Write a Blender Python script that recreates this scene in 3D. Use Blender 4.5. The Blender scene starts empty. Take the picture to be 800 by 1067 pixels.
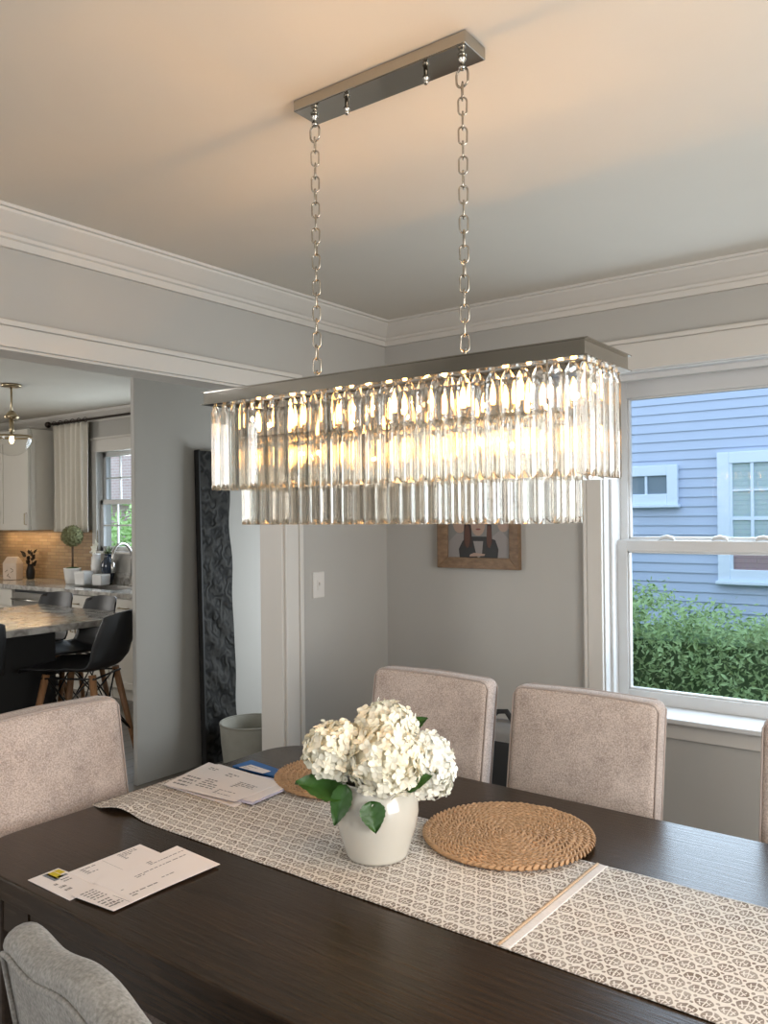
import bpy, math, random
from mathutils import Vector, Matrix
random.seed(7)
PI = math.pi
S = bpy.context.scene
COL = S.collection

# ------------------------------------------------------------------ camera
YAW, PITCH, ROLL = math.radians(37.1), math.radians(0.25), math.radians(0.6)
fw = Vector((-math.sin(YAW) * math.cos(PITCH), math.cos(YAW) * math.cos(PITCH), math.sin(PITCH)))
r0 = Vector((math.cos(YAW), math.sin(YAW), 0)); u0 = r0.cross(fw)
rt = r0 * math.cos(ROLL) - u0 * math.sin(ROLL); up = r0 * math.sin(ROLL) + u0 * math.cos(ROLL)
cd = bpy.data.cameras.new('camera'); cam = bpy.data.objects.new('camera', cd); COL.objects.link(cam)
M = Matrix.Identity(4)
for i in range(3):
    M[i][0], M[i][1], M[i][2] = rt[i], up[i], -fw[i]
M[0][3], M[1][3], M[2][3] = 0, 0, 1.53
cam.matrix_world = M
cd.sensor_fit = 'VERTICAL'; cd.sensor_height = 36; cd.lens = 36 * 850 / 1067; cd.clip_start = 0.05
S.camera = cam

# ------------------------------------------------------------------ world, lights, exposure
W = bpy.data.worlds.new('overcast_sky'); S.world = W; W.use_nodes = True
wn = W.node_tree; bg = wn.nodes['Background']
tc = wn.nodes.new('ShaderNodeTexCoord'); sx = wn.nodes.new('ShaderNodeSeparateXYZ'); rp = wn.nodes.new('ShaderNodeValToRGB')
wn.links.new(tc.outputs['Generated'], sx.inputs[0]); wn.links.new(sx.outputs['Z'], rp.inputs[0])
rp.color_ramp.elements[0].color = (0.80, 0.88, 1.0, 1); rp.color_ramp.elements[1].color = (0.55, 0.75, 1.0, 1)
wn.links.new(rp.outputs[0], bg.inputs['Color']); bg.inputs['Strength'].default_value = 2.2

def area(name, loc, direction, sx_, sy_, power, col):
    l = bpy.data.lights.new(name, 'AREA'); l.shape = 'RECTANGLE'; l.size = sx_; l.size_y = sy_; l.energy = power; l.color = col
    o = bpy.data.objects.new(name, l); COL.objects.link(o); o.location = loc
    o.rotation_euler = Vector(direction).to_track_quat('-Z', 'Y').to_euler()
    return o
# daylight of the dining and kitchen windows; added fill lights stand at unseen windows
area('fill_light_front', (-0.60, -1.22, 1.45), (0, 1, -0.05), 1.5, 1.3, 9, (1.0, 0.96, 0.92))  # added fill from behind the camera
area('fill_light_right', (1.36, 1.1, 1.45), (-1, 0, -0.05), 1.5, 1.3, 58, (1.0, 0.965, 0.915))  # added fill from the unseen right wall, brightens the left wall
area('daylight_dining_window', (-0.65, 3.36, 1.42), (0, -1, -0.35), 1.05, 1.1, 22, (0.72, 0.86, 1.0))
area('daylight_kitchen_window', (-6.1, 4.80, 1.70), (0, -1, -0.1), 1.2, 0.9, 30, (0.80, 0.90, 1.0))
area('fill_light_kitchen_side', (-9.3, 1.2, 1.6), (1, 0, 0.1), 1.5, 1.3, 60, (1.0, 0.94, 0.86))  # added fill for the kitchen, out of view
area('fill_light_hall_end', (-3.2, 4.62, 1.05), (-.2, -1, 0), .7, 1.3, 27, (0.86, 0.94, 1.0))  # unseen fill added to lift the dark hallway wall
area('fill_light_hall', (-4.6, -1.22, 1.5), (0, 1, 0), 1.3, 1.3, 45, (1.0, 0.97, 0.93))  # unseen fill added to brighten hall and kitchen
vs = S.view_settings
vs.view_transform = 'Standard'; vs.look = 'None'; vs.exposure = 0.15; vs.gamma = 1.0; vs.use_curve_mapping = False
cy = S.cycles
cy.max_bounces = 14; cy.transmission_bounces = 12; cy.transparent_max_bounces = 24; cy.glossy_bounces = 6; cy.diffuse_bounces = 5
cy.caustics_reflective = False; cy.caustics_refractive = False; cy.sample_clamp_indirect = 4.0

# ------------------------------------------------------------------ materials
def newmat(name):
    m = bpy.data.materials.new(name); m.use_nodes = True
    return m, m.node_tree, m.node_tree.nodes['Principled BSDF']
def N(nt, t, **kw):
    n = nt.nodes.new(t)
    for k, v in kw.items(): setattr(n, k, v)
    return n
def mathn(nt, op, a, b=None, c=None):
    n = N(nt, 'ShaderNodeMath', operation=op)
    for i, v in enumerate((a, b, c)):
        if v is None: continue
        if isinstance(v, (int, float)): n.inputs[i].default_value = v
        else: nt.links.new(v, n.inputs[i])
    return n.outputs[0]
def c4(c): return (c[0], c[1], c[2], 1)
def pm(name, col, rough=0.6, metal=0.0, var=0.06, scale=8.0, bump=0.0, bscale=200.0, stretch=(1, 1, 1), coat=0.0, spec=0.5, sheen=0.0):
    m, nt, p = newmat(name)
    t = N(nt, 'ShaderNodeTexCoord'); mp = N(nt, 'ShaderNodeMapping'); mp.inputs['Scale'].default_value = stretch
    nt.links.new(t.outputs['Object'], mp.inputs[0])
    nz = N(nt, 'ShaderNodeTexNoise'); nz.inputs['Scale'].default_value = scale; nz.inputs['Detail'].default_value = 6
    nt.links.new(mp.outputs[0], nz.inputs['Vector'])
    mx = N(nt, 'ShaderNodeMix', data_type='RGBA')
    mx.inputs[6].default_value = c4([x * (1 - var) for x in col]); mx.inputs[7].default_value = c4([min(1, x * (1 + var)) for x in col])
    nt.links.new(nz.outputs['Fac'], mx.inputs[0]); nt.links.new(mx.outputs[2], p.inputs['Base Color'])
    p.inputs['Roughness'].default_value = rough; p.inputs['Metallic'].default_value = metal
    p.inputs['Specular IOR Level'].default_value = spec
    p.inputs['Coat Weight'].default_value = coat; p.inputs['Coat Roughness'].default_value = 0.15
    p.inputs['Sheen Weight'].default_value = sheen
    if bump:
        nb = N(nt, 'ShaderNodeTexNoise'); nb.inputs['Scale'].default_value = bscale; nb.inputs['Detail'].default_value = 3
        nt.links.new(mp.outputs[0], nb.inputs['Vector'])
        b = N(nt, 'ShaderNodeBump'); b.inputs['Strength'].default_value = bump; b.inputs['Distance'].default_value = 0.002
        nt.links.new(nb.outputs['Fac'], b.inputs['Height']); nt.links.new(b.outputs[0], p.inputs['Normal'])
    return m
def fabric(name, c1, c2, scale=260, rough=0.95):
    m, nt, p = newmat(name)
    t = N(nt, 'ShaderNodeTexCoord')
    a = N(nt, 'ShaderNodeTexNoise'); a.inputs['Scale'].default_value = scale; a.inputs['Detail'].default_value = 2
    b = N(nt, 'ShaderNodeTexNoise'); b.inputs['Scale'].default_value = 14; b.inputs['Detail'].default_value = 4
    nt.links.new(t.outputs['Object'], a.inputs['Vector']); nt.links.new(t.outputs['Object'], b.inputs['Vector'])
    f = mathn(nt, 'ADD', mathn(nt, 'MULTIPLY', mathn(nt, 'SUBTRACT', a.outputs['Fac'], 0.5), 2.2), b.outputs['Fac'])
    mx = N(nt, 'ShaderNodeMix', data_type='RGBA'); mx.inputs[6].default_value = c4(c1); mx.inputs[7].default_value = c4(c2)
    nt.links.new(f, mx.inputs[0]); nt.links.new(mx.outputs[2], p.inputs['Base Color'])
    p.inputs['Roughness'].default_value = rough; p.inputs['Specular IOR Level'].default_value = 0.2; p.inputs['Sheen Weight'].default_value = 0.15
    bp = N(nt, 'ShaderNodeBump'); bp.inputs['Strength'].default_value = 0.35; bp.inputs['Distance'].default_value = 0.0015
    nt.links.new(a.outputs['Fac'], bp.inputs['Height']); nt.links.new(bp.outputs[0], p.inputs['Normal'])
    return m
def emis(name, col, st):
    m, nt, p = newmat(name); p.inputs['Base Color'].default_value = c4(col)
    p.inputs['Emission Color'].default_value = c4(col); p.inputs['Emission Strength'].default_value = st
    return m
def glassmix(name, clear, ior, tint, rough=0.0, kind='GLASS'):
    m = bpy.data.materials.new(name); m.use_nodes = True; nt = m.node_tree; nt.nodes.clear()
    out = N(nt, 'ShaderNodeOutputMaterial'); mx = N(nt, 'ShaderNodeMixShader'); tr = N(nt, 'ShaderNodeBsdfTransparent')
    tr.inputs[0].default_value = c4(tint)
    if kind == 'GLASS':
        g = N(nt, 'ShaderNodeBsdfGlass'); g.inputs['IOR'].default_value = ior; g.inputs['Roughness'].default_value = rough; g.inputs['Color'].default_value = c4(tint)
        mx.inputs[0].default_value = 1 - clear
    else:
        g = N(nt, 'ShaderNodeBsdfGlossy'); g.inputs['Roughness'].default_value = rough
        fr = N(nt, 'ShaderNodeFresnel'); fr.inputs['IOR'].default_value = ior
        ge = N(nt, 'ShaderNodeNewGeometry')
        nt.links.new(mathn(nt, 'MULTIPLY', fr.outputs[0], mathn(nt, 'SUBTRACT', 1.0, ge.outputs['Backfacing'])), mx.inputs[0])
    nt.links.new(tr.outputs[0], mx.inputs[1]); nt.links.new(g.outputs[0], mx.inputs[2]); nt.links.new(mx.outputs[0], out.inputs[0])
    return m
def wood(name, ca, cb, rough=0.4, gscale=9, stretch=(1, 14, 14), bump=0.25, coat=0.0, spec=0.5):
    m, nt, p = newmat(name)
    t = N(nt, 'ShaderNodeTexCoord'); mp = N(nt, 'ShaderNodeMapping'); mp.inputs['Scale'].default_value = stretch
    nt.links.new(t.outputs['Object'], mp.inputs[0])
    nz = N(nt, 'ShaderNodeTexNoise'); nz.inputs['Scale'].default_value = gscale; nz.inputs['Detail'].default_value = 8; nz.inputs['Roughness'].default_value = 0.65; nz.inputs['Distortion'].default_value = 0.3
    nt.links.new(mp.outputs[0], nz.inputs['Vector'])
    rr = N(nt, 'ShaderNodeValToRGB'); rr.color_ramp.elements[0].position = 0.3; rr.color_ramp.elements[1].position = 0.72
    rr.color_ramp.elements[0].color = c4(ca); rr.color_ramp.elements[1].color = c4(cb)
    nt.links.new(nz.outputs['Fac'], rr.inputs[0]); nt.links.new(rr.outputs[0], p.inputs['Base Color'])
    p.inputs['Roughness'].default_value = rough; p.inputs['Specular IOR Level'].default_value = spec; p.inputs['Coat Weight'].default_value = coat; p.inputs['Coat Roughness'].default_value = 0.2
    b = N(nt, 'ShaderNodeBump'); b.inputs['Strength'].default_value = bump; b.inputs['Distance'].default_value = 0.0015
    nt.links.new(nz.outputs['Fac'], b.inputs['Height']); nt.links.new(b.outputs[0], p.inputs['Normal'])
    return m
def bricks(name, c1, c2, mortar, scale, bw, bh, rough=0.5, msize=0.012, axes='XZ', bump=0.4, off=0.5):
    m, nt, p = newmat(name)
    t = N(nt, 'ShaderNodeTexCoord'); s = N(nt, 'ShaderNodeSeparateXYZ'); cb = N(nt, 'ShaderNodeCombineXYZ')
    nt.links.new(t.outputs['Object'], s.inputs[0]); nt.links.new(s.outputs[axes[0]], cb.inputs[0]); nt.links.new(s.outputs[axes[1]], cb.inputs[1])
    b = N(nt, 'ShaderNodeTexBrick'); b.offset = off
    b.inputs['Scale'].default_value = scale; b.inputs['Brick Width'].default_value = bw; b.inputs['Row Height'].default_value = bh
    b.inputs['Mortar Size'].default_value = msize; b.inputs['Color1'].default_value = c4(c1); b.inputs['Color2'].default_value = c4(c2); b.inputs['Mortar'].default_value = c4(mortar)
    nt.links.new(cb.outputs[0], b.inputs['Vector'])
    nz = N(nt, 'ShaderNodeTexNoise'); nz.inputs['Scale'].default_value = 30; nz.inputs['Detail'].default_value = 5
    nt.links.new(t.outputs['Object'], nz.inputs['Vector'])
    mx = N(nt, 'ShaderNodeMix', data_type='RGBA', blend_type='MULTIPLY'); mx.inputs[0].default_value = 0.5
    nt.links.new(b.outputs['Color'], mx.inputs[6]); nt.links.new(nz.outputs['Color'], mx.inputs[7])
    hs = N(nt, 'ShaderNodeMix', data_type='RGBA'); hs.inputs[0].default_value = 0.45
    nt.links.new(b.outputs['Color'], hs.inputs[6]); nt.links.new(mx.outputs[2], hs.inputs[7])
    nt.links.new(hs.outputs[2], p.inputs['Base Color']); p.inputs['Roughness'].default_value = rough
    bp = N(nt, 'ShaderNodeBump'); bp.inputs['Strength'].default_value = bump; bp.inputs['Distance'].default_value = 0.003; bp.invert = True
    nt.links.new(b.outputs['Fac'], bp.inputs['Height']); nt.links.new(bp.outputs[0], p.inputs['Normal'])
    return m
def stone(name, c1, c2, c3, rough=0.12, sc=9):
    m, nt, p = newmat(name)
    t = N(nt, 'ShaderNodeTexCoord')
    a = N(nt, 'ShaderNodeTexNoise'); a.inputs['Scale'].default_value = sc; a.inputs['Detail'].default_value = 9; a.inputs['Distortion'].default_value = 1.5
    nt.links.new(t.outputs['Object'], a.inputs['Vector'])
    rr = N(nt, 'ShaderNodeValToRGB'); rr.color_ramp.elements[0].position = .36; rr.color_ramp.elements[1].position = .66
    rr.color_ramp.elements[0].color = c4(c1); rr.color_ramp.elements[1].color = c4(c3)
    e = rr.color_ramp.elements.new(.5); e.color = c4(c2)
    nt.links.new(a.outputs['Fac'], rr.inputs[0]); nt.links.new(rr.outputs[0], p.inputs['Base Color']); p.inputs['Roughness'].default_value = rough
    return m
def runner_mat():
    # staggered rows of split leaf motifs, taupe on cream, like a block print
    m, nt, p = newmat('printed_cotton')
    t = N(nt, 'ShaderNodeTexCoord'); s = N(nt, 'ShaderNodeSeparateXYZ')
    dn = N(nt, 'ShaderNodeTexNoise'); dn.inputs['Scale'].default_value = 60; dn.inputs['Detail'].default_value = 2
    nt.links.new(t.outputs['Object'], dn.inputs['Vector'])
    sub = N(nt, 'ShaderNodeVectorMath', operation='SUBTRACT'); sub.inputs[1].default_value = (.5, .5, .5); nt.links.new(dn.outputs['Color'], sub.inputs[0])
    scl = N(nt, 'ShaderNodeVectorMath', operation='SCALE'); scl.inputs['Scale'].default_value = 0.010; nt.links.new(sub.outputs[0], scl.inputs[0])
    add = N(nt, 'ShaderNodeVectorMath', operation='ADD'); nt.links.new(t.outputs['Object'], add.inputs[0]); nt.links.new(scl.outputs[0], add.inputs[1])
    nt.links.new(add.outputs[0], s.inputs[0])
    X, Y = s.outputs['X'], s.outputs['Y']
    cw, ch = 0.036, 0.031
    v = mathn(nt, 'DIVIDE', Y, ch); row = mathn(nt, 'FLOOR', v); py = mathn(nt, 'SUBTRACT', mathn(nt, 'FRACT', v), 0.5)
    half = mathn(nt, 'MULTIPLY', mathn(nt, 'MODULO', mathn(nt, 'ABSOLUTE', row), 2.0), 0.5)
    u = mathn(nt, 'ADD', mathn(nt, 'DIVIDE', X, cw), half); px = mathn(nt, 'SUBTRACT', mathn(nt, 'FRACT', u), 0.5)
    ax, ay = mathn(nt, 'ABSOLUTE', px), mathn(nt, 'ABSOLUTE', py)
    d = mathn(nt, 'ADD', mathn(nt, 'POWER', mathn(nt, 'DIVIDE', ax, 0.41), 2.0), mathn(nt, 'POWER', mathn(nt, 'DIVIDE', ay, 0.43), 1.8))
    inside = mathn(nt, 'LESS_THAN', d, 1.0)
    stem = mathn(nt, 'LESS_THAN', ax, 0.032)
    w1 = mathn(nt, 'LESS_THAN', mathn(nt, 'ABSOLUTE', mathn(nt, 'SUBTRACT', mathn(nt, 'ADD', py, mathn(nt, 'MULTIPLY', ax, 0.8)), 0.12)), 0.045)
    w2 = mathn(nt, 'LESS_THAN', mathn(nt, 'ABSOLUTE', mathn(nt, 'SUBTRACT', ax, mathn(nt, 'ADD', 0.21, mathn(nt, 'MULTIPLY', py, 0.25)))), 0.030)
    core = mathn(nt, 'LESS_THAN', d, 0.62)
    brk = mathn(nt, 'MULTIPLY', core, mathn(nt, 'MAXIMUM', w1, w2))
    body = mathn(nt, 'MULTIPLY', inside, mathn(nt, 'SUBTRACT', 1.0, mathn(nt, 'MAXIMUM', stem, brk)))
    dx, dy = mathn(nt, 'SUBTRACT', ax, 0.5), mathn(nt, 'SUBTRACT', ay, 0.30)
    dot = mathn(nt, 'LESS_THAN', mathn(nt, 'ADD', mathn(nt, 'MULTIPLY', dx, dx), mathn(nt, 'MULTIPLY', dy, dy)), 0.010)
    mask = mathn(nt, 'MAXIMUM', body, dot)
    pn = N(nt, 'ShaderNodeTexNoise'); pn.inputs['Scale'].default_value = 35; pn.inputs['Detail'].default_value = 3
    nt.links.new(t.outputs['Object'], pn.inputs['Vector'])
    fac = mathn(nt, 'MULTIPLY', mask, mathn(nt, 'ADD', 0.30, mathn(nt, 'MULTIPLY', pn.outputs['Fac'], 1.0)))
    mx = N(nt, 'ShaderNodeMix', data_type='RGBA'); mx.inputs[6].default_value = (0.73, 0.68, 0.62, 1); mx.inputs[7].default_value = (0.20, 0.155, 0.125, 1)
    nt.links.new(fac, mx.inputs[0]); nt.links.new(mx.outputs[2], p.inputs['Base Color'])
    p.inputs['Roughness'].default_value = 0.9; p.inputs['Specular IOR Level'].default_value = 0.15
    wv = N(nt, 'ShaderNodeTexNoise'); wv.inputs['Scale'].default_value = 700; nt.links.new(t.outputs['Object'], wv.inputs['Vector'])
    b = N(nt, 'ShaderNodeBump'); b.inputs['Strength'].default_value = .25; b.inputs['Distance'].default_value = .001
    nt.links.new(wv.outputs['Fac'], b.inputs['Height']); nt.links.new(b.outputs[0], p.inputs['Normal'])
    return m
def embossed_mat():
    m, nt, p = newmat('black_embossed')
    t = N(nt, 'ShaderNodeTexCoord'); w = N(nt, 'ShaderNodeTexWave'); w.inputs['Scale'].default_value = 5; w.inputs['Distortion'].default_value = 16; w.inputs['Detail'].default_value = 2; w.inputs['Detail Scale'].default_value = 1.6
    nt.links.new(t.outputs['Object'], w.inputs['Vector'])
    mx = N(nt, 'ShaderNodeMix', data_type='RGBA'); mx.inputs[6].default_value = (.007, .007, .0065, 1); mx.inputs[7].default_value = (.034, .033, .030, 1)
    nt.links.new(w.outputs['Fac'], mx.inputs[0]); nt.links.new(mx.outputs[2], p.inputs['Base Color']); p.inputs['Roughness'].default_value = .75; p.inputs['Specular IOR Level'].default_value = .25
    b = N(nt, 'ShaderNodeBump'); b.inputs['Strength'].default_value = .45; b.inputs['Distance'].default_value = .008
    nt.links.new(w.outputs['Fac'], b.inputs['Height']); nt.links.new(b.outputs[0], p.inputs['Normal'])
    return m

MT = dict(
    wall=pm('grey_wall_paint', (0.40, 0.385, 0.355), .85, var=.02, bump=.05, bscale=120),
    ceil=pm('ceiling_paint', (0.60, 0.56, 0.49), .9, var=.02, bump=.05, bscale=90),
    trim=pm('white_trim_paint', (0.55, 0.52, 0.475), .4, var=.02),
    vinyl=pm('white_vinyl', (0.56, 0.555, 0.545), .35, var=.02),
    floor=bricks('grey_oak_planks', (.16, .135, .11), (.21, .18, .15), (.06, .05, .04), 1.0, 1.2, .13, .35, .004, 'YX', .2),
    chrome=pm('polished_nickel', (0.50, 0.47, 0.42), .10, 1.0, var=.02),
    chain=pm('brushed_nickel', (0.42, 0.38, 0.32), .25, 1.0, var=.05),
    brass=pm('aged_metal', (0.42, 0.34, 0.22), .3, 1.0),
    crystal=glassmix('crystal_glass', .28, 1.52, (0.985, 0.965, 0.930)),  # faint warm tint in the clear glass stands in for golden lamp light
    pane=glassmix('window_glass', 1, 1.45, (0.97, 0.98, 0.98), 0, 'GLOSS'),
    thinglass=glassmix('thin_clear_glass', 1, 1.5, (0.97, 0.97, 0.96), 0, 'GLOSS'),
    bulb=emis('lit_candle_bulb', (1.0, 0.52, 0.16), 40.0),
    filament=emis('lit_filament', (1.0, 0.72, 0.35), 9.0),
    table=wood('dark_espresso_wood', (.015, .009, .005), (.046, .028, .016), .23, 7, (1, 16, 16), .45, .0, .28),
    tweed=fabric('beige_tweed', (.31, .245, .21), (.62, .515, .45)),
    greyfab=fabric('grey_brocade', (.19, .175, .155), (.36, .335, .30), 210),
    piping=pm('piping_cord', (.40, .33, .29), .9, var=.1, bump=.3, bscale=500),
    darkleg=wood('espresso_leg', (.02, .013, .009), (.05, .034, .024), .4),
    runner=runner_mat(),
    seam=pm('runner_hem', (.52, .37, .24), .9, var=.15, scale=60),
    hemwhite=pm('white_hem', (.72, .67, .64), .9, var=.2, scale=120, stretch=(1, 4, 1)),
    wicker=pm('water_hyacinth', (.46, .275, .145), .6, var=.40, scale=55, bump=.4, bscale=300, spec=.3),
    ceramic=pm('cream_glazed_ceramic', (.60, .57, .50), .14, var=.05, scale=5, spec=.55, coat=.4),
    petal=pm('cream_petals', (.90, .86, .71), .75, var=.06, scale=40, sheen=.1),
    petalw=pm('white_petals', (.90, .89, .80), .75, var=.05, scale=40, sheen=.1),
    leaf=pm('hydrangea_leaf', (.026, .085, .010), .45, var=.35, scale=30, bump=.4, bscale=90),
    stem=pm('green_stem', (.10, .20, .05), .6),
    paper=pm('white_paper', (.82, .74, .70), .8, var=.03, scale=20),
    paperlilac=pm('lilac_paper', (.62, .58, .70), .8, var=.03),
    ink=pm('grey_print', (.26, .23, .22), .85, var=.2, scale=60),
    yellow=pm('yellow_stamp_ink', (.62, .47, .02), .7, var=.3, scale=90),
    greyink=pm('stamp_grey', (.20, .21, .23), .7, var=.3, scale=60),
    blue=pm('blue_card', (.02, .13, .38), .5, var=.08),
    frame=wood('brown_picture_frame', (.11, .065, .035), (.24, .15, .085), .5, 8, (3, 9, 9), .3),
    black=pm('black_plastic', (.008, .008, .009), .5, var=.1),
    blackbase=pm('black_painted_wood', (.006, .006, .006), .6, var=.2),
    legwood=wood('beech_dowel', (.24, .115, .05), (.40, .21, .10), .45, 12, (12, 12, 1), .15),
    wire=pm('black_wire', (.008, .008, .008), .4),
    cab=pm('white_cabinet_paint', (.62, .59, .53), .45, var=.02),
    quartz=stone('grey_quartz', (.25, .235, .215), (.42, .40, .37), (.56, .54, .50)),
    tile=bricks('tan_stone_mosaic', (.33, .21, .105), (.46, .31, .17), (.25, .16, .085), 1.0, .16, .034, .45, .003, 'XZ', .4, .37),
    steel=pm('stainless_steel', (.50, .48, .45), .28, 1.0, var=.04, stretch=(1, 1, 30)),
    linen=pm('white_linen', (.66, .62, .54), .95, var=.05, scale=40, bump=.3, bscale=400),
    rod=pm('bronze_rod', (.035, .024, .018), .4, .6),
    whitepot=pm('white_glazed_pot', (.72, .71, .69), .25, var=.03),
    box=pm('boxwood_leaf', (.19, .19, .085), .8, var=.6, scale=50),
    bark=pm('twig_bark', (.10, .065, .04), .9, var=.3, scale=60),
    sage=pm('sage_leaf', (.16, .20, .12), .8, var=.3, scale=40),
    navyglass=pm('dark_blue_glaze', (.015, .025, .045), .08, var=.3, coat=.6),
    canister=pm('cream_canister', (.60, .47, .36), .5, var=.07, scale=30),
    darkleaf=pm('dark_dried_leaf', (.03, .022, .014), .8, var=.3),
    emboss=embossed_mat(),
    basket=pm('grey_felt', (.27, .26, .22), .9, var=.16, scale=16, bump=.5, bscale=40),
    baggrey=pm('grey_canvas', (.23, .22, .21), .9, var=.15, scale=30, bump=.3),
    bagblack=pm('black_strap', (.018, .018, .018), .8, var=.1),
    plate=pm('white_switch_plastic', (.62, .59, .55), .35, var=.01),
    siding=pm('blue_vinyl_siding', (.42, .51, .67), .55, var=.04, scale=3),
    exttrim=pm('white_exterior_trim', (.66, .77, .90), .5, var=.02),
    blind=bricks('pale_blinds', (.42, .55, .58), (.44, .57, .60), (.36, .48, .52), 1.0, 40, .05, .6, .004),
    redblind=bricks('reddish_blinds', (.33, .24, .25), (.36, .26, .27), (.28, .20, .21), 1.0, 40, .05, .6, .004),
    darkpane=pm('dark_window_screen', (.16, .22, .27), .5, var=.1, scale=4),
    grass=pm('grass', (.07, .15, .03), .9, var=.4, scale=30),
    hedgeleaf=pm('hedge_leaf', (.31, .45, .18), .6, var=.5, scale=9),
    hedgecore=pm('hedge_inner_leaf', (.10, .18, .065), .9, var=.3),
    treeleaf=pm('tree_leaf', (.42, .62, .24), .6, var=.45, scale=3),  # leaf colour lightened to carry the bright haze in the kitchen window
    brick=bricks('red_brick', (.52, .38, .36), (.58, .45, .43), (.65, .60, .60), 1.0, .22, .075, .8, .008),  # brick paled to stand in for bright haze through the glass
    roof=pm('grey_shingle', (.12, .12, .13), .9, var=.3, scale=20),
    skin=pm('photo_skin', (.32, .22, .17), .6), hair=pm('photo_hair', (.028, .014, .010), .6), hair2=pm('photo_auburn_hair', (.075, .028, .016), .6),
    cloth=pm('photo_dark_jacket', (.018, .018, .018), .6), shirt=pm('photo_grey_shirt', (.22, .20, .19), .6), lips=pm('photo_lips', (.17, .05, .045), .6), photobg=pm('photo_grey_background', (.17, .165, .155), .6, var=.2, scale=12),
)

# ------------------------------------------------------------------ mesh helpers
class G:
    def __init__(s): s.v = []; s.f = []; s.m = []; s.s = []
    def add(s, vs_, fs_, mi=0, smooth=False):
        b = len(s.v); s.v += [tuple(v) for v in vs_]
        for f in fs_: s.f.append(tuple(b + i for i in f)); s.m.append(mi); s.s.append(smooth)
        return s
    def box(s, x0, x1, y0, y1, z0, z1, mi=0, rz=0.0, about=None):
        vs_ = [(x, y, z) for z in (z0, z1) for y in (y0, y1) for x in (x0, x1)]
        if rz:
            cx, cy_ = about or ((x0 + x1) / 2, (y0 + y1) / 2); c, n = math.cos(rz), math.sin(rz)
            vs_ = [(cx + (x - cx) * c - (y - cy_) * n, cy_ + (x - cx) * n + (y - cy_) * c, z) for x, y, z in vs_]
        return s.add(vs_, [(0, 2, 3, 1), (4, 5, 7, 6), (0, 1, 5, 4), (2, 6, 7, 3), (0, 4, 6, 2), (1, 3, 7, 5)], mi)
    def taper(s, p0, p1, a, b, mi=0):      # square bar from p0 (half width a) to p1 (half width b), level ends
        vs_ = []
        for p, h in ((p0, a), (p1, b)): vs_ += [(p[0] - h, p[1] - h, p[2]), (p[0] + h, p[1] - h, p[2]), (p[0] + h, p[1] + h, p[2]), (p[0] - h, p[1] + h, p[2])]
        return s.add(vs_, [(3, 2, 1, 0), (4, 5, 6, 7), (0, 1, 5, 4), (1, 2, 6, 5), (2, 3, 7, 6), (3, 0, 4, 7)], mi)
    def lathe(s, prof, n=32, c=(0, 0, 0), mi=0, smooth=True, caps=True):
        vs_ = []; fs_ = []
        for r, z in prof:
            for k in range(n): a = 2 * PI * k / n; vs_.append((c[0] + r * math.cos(a), c[1] + r * math.sin(a), c[2] + z))
        for i in range(len(prof) - 1):
            for k in range(n): fs_.append((i * n + k, i * n + (k + 1) % n, (i + 1) * n + (k + 1) % n, (i + 1) * n + k))
        s.add(vs_, fs_, mi, smooth)
        if caps:
            b = len(s.v) - len(vs_)
            if prof[0][0] > 1e-5: s.f.append(tuple(b + k for k in reversed(range(n)))); s.m.append(mi); s.s.append(False)
            if prof[-1][0] > 1e-5: s.f.append(tuple(b + (len(prof) - 1) * n + k for k in range(n))); s.m.append(mi); s.s.append(False)
        return s
    def tube(s, pts, r, n=8, mi=0, closed=False, smooth=True):
        P_ = [Vector(p) for p in pts]; L = len(P_); rs = r if isinstance(r, (list, tuple)) else [r] * L
        vs_ = []; prev = None
        for i, p in enumerate(P_):
            if closed: t = P_[(i + 1) % L] - P_[i - 1]
            else: t = P_[min(i + 1, L - 1)] - P_[max(i - 1, 0)]
            t.normalize()
            if prev is None: a = t.orthogonal().normalized()
            else:
                a = prev - t * prev.dot(t)
                a = a.normalized() if a.length > 1e-6 else t.orthogonal().normalized()
            prev = a; b = t.cross(a)
            for k in range(n): an = 2 * PI * k / n; vs_.append(p + (a * math.cos(an) + b * math.sin(an)) * rs[i])
        fs_ = []
        for i in range(L if closed else L - 1):
            j = (i + 1) % L
            for k in range(n): fs_.append((i * n + k, i * n + (k + 1) % n, j * n + (k + 1) % n, j * n + k))
        s.add(vs_, fs_, mi, smooth)
        if not closed:
            b0 = len(s.v) - len(vs_)
            s.f.append(tuple(b0 + k for k in reversed(range(n)))); s.m.append(mi); s.s.append(False)
            s.f.append(tuple(b0 + (L - 1) * n + k for k in range(n))); s.m.append(mi); s.s.append(False)
        return s
    def grid(s, fn, nu, nv, mi=0, smooth=True):
        vs_ = [fn(i / nu, j / nv) for j in range(nv + 1) for i in range(nu + 1)]
        fs_ = [(j * (nu + 1) + i, j * (nu + 1) + i + 1, (j + 1) * (nu + 1) + i + 1, (j + 1) * (nu + 1) + i) for j in range(nv) for i in range(nu)]
        return s.add(vs_, fs_, mi, smooth)
    def extrude(s, poly, z0, z1, mi=0):    # poly in XY
        n = len(poly)
        return s.add([(x, y, z0) for x, y in poly] + [(x, y, z1) for x, y in poly],
                     [tuple(reversed(range(n))), tuple(range(n, 2 * n))] + [(k, (k + 1) % n, n + (k + 1) % n, n + k) for k in range(n)], mi)
    def sweepprof(s, prof, p0, p1, out, mi=0):    # profile of (out, z) run straight from p0 to p1
        n = len(prof); vs_ = []
        for p in (p0, p1): vs_ += [(p[0] + out[0] * o, p[1] + out[1] * o, z) for o, z in prof]
        return s.add(vs_, [(k, (k + 1) % n, n + (k + 1) % n, n + k) for k in range(n)] + [tuple(reversed(range(n))), tuple(range(n, 2 * n))], mi)
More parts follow.
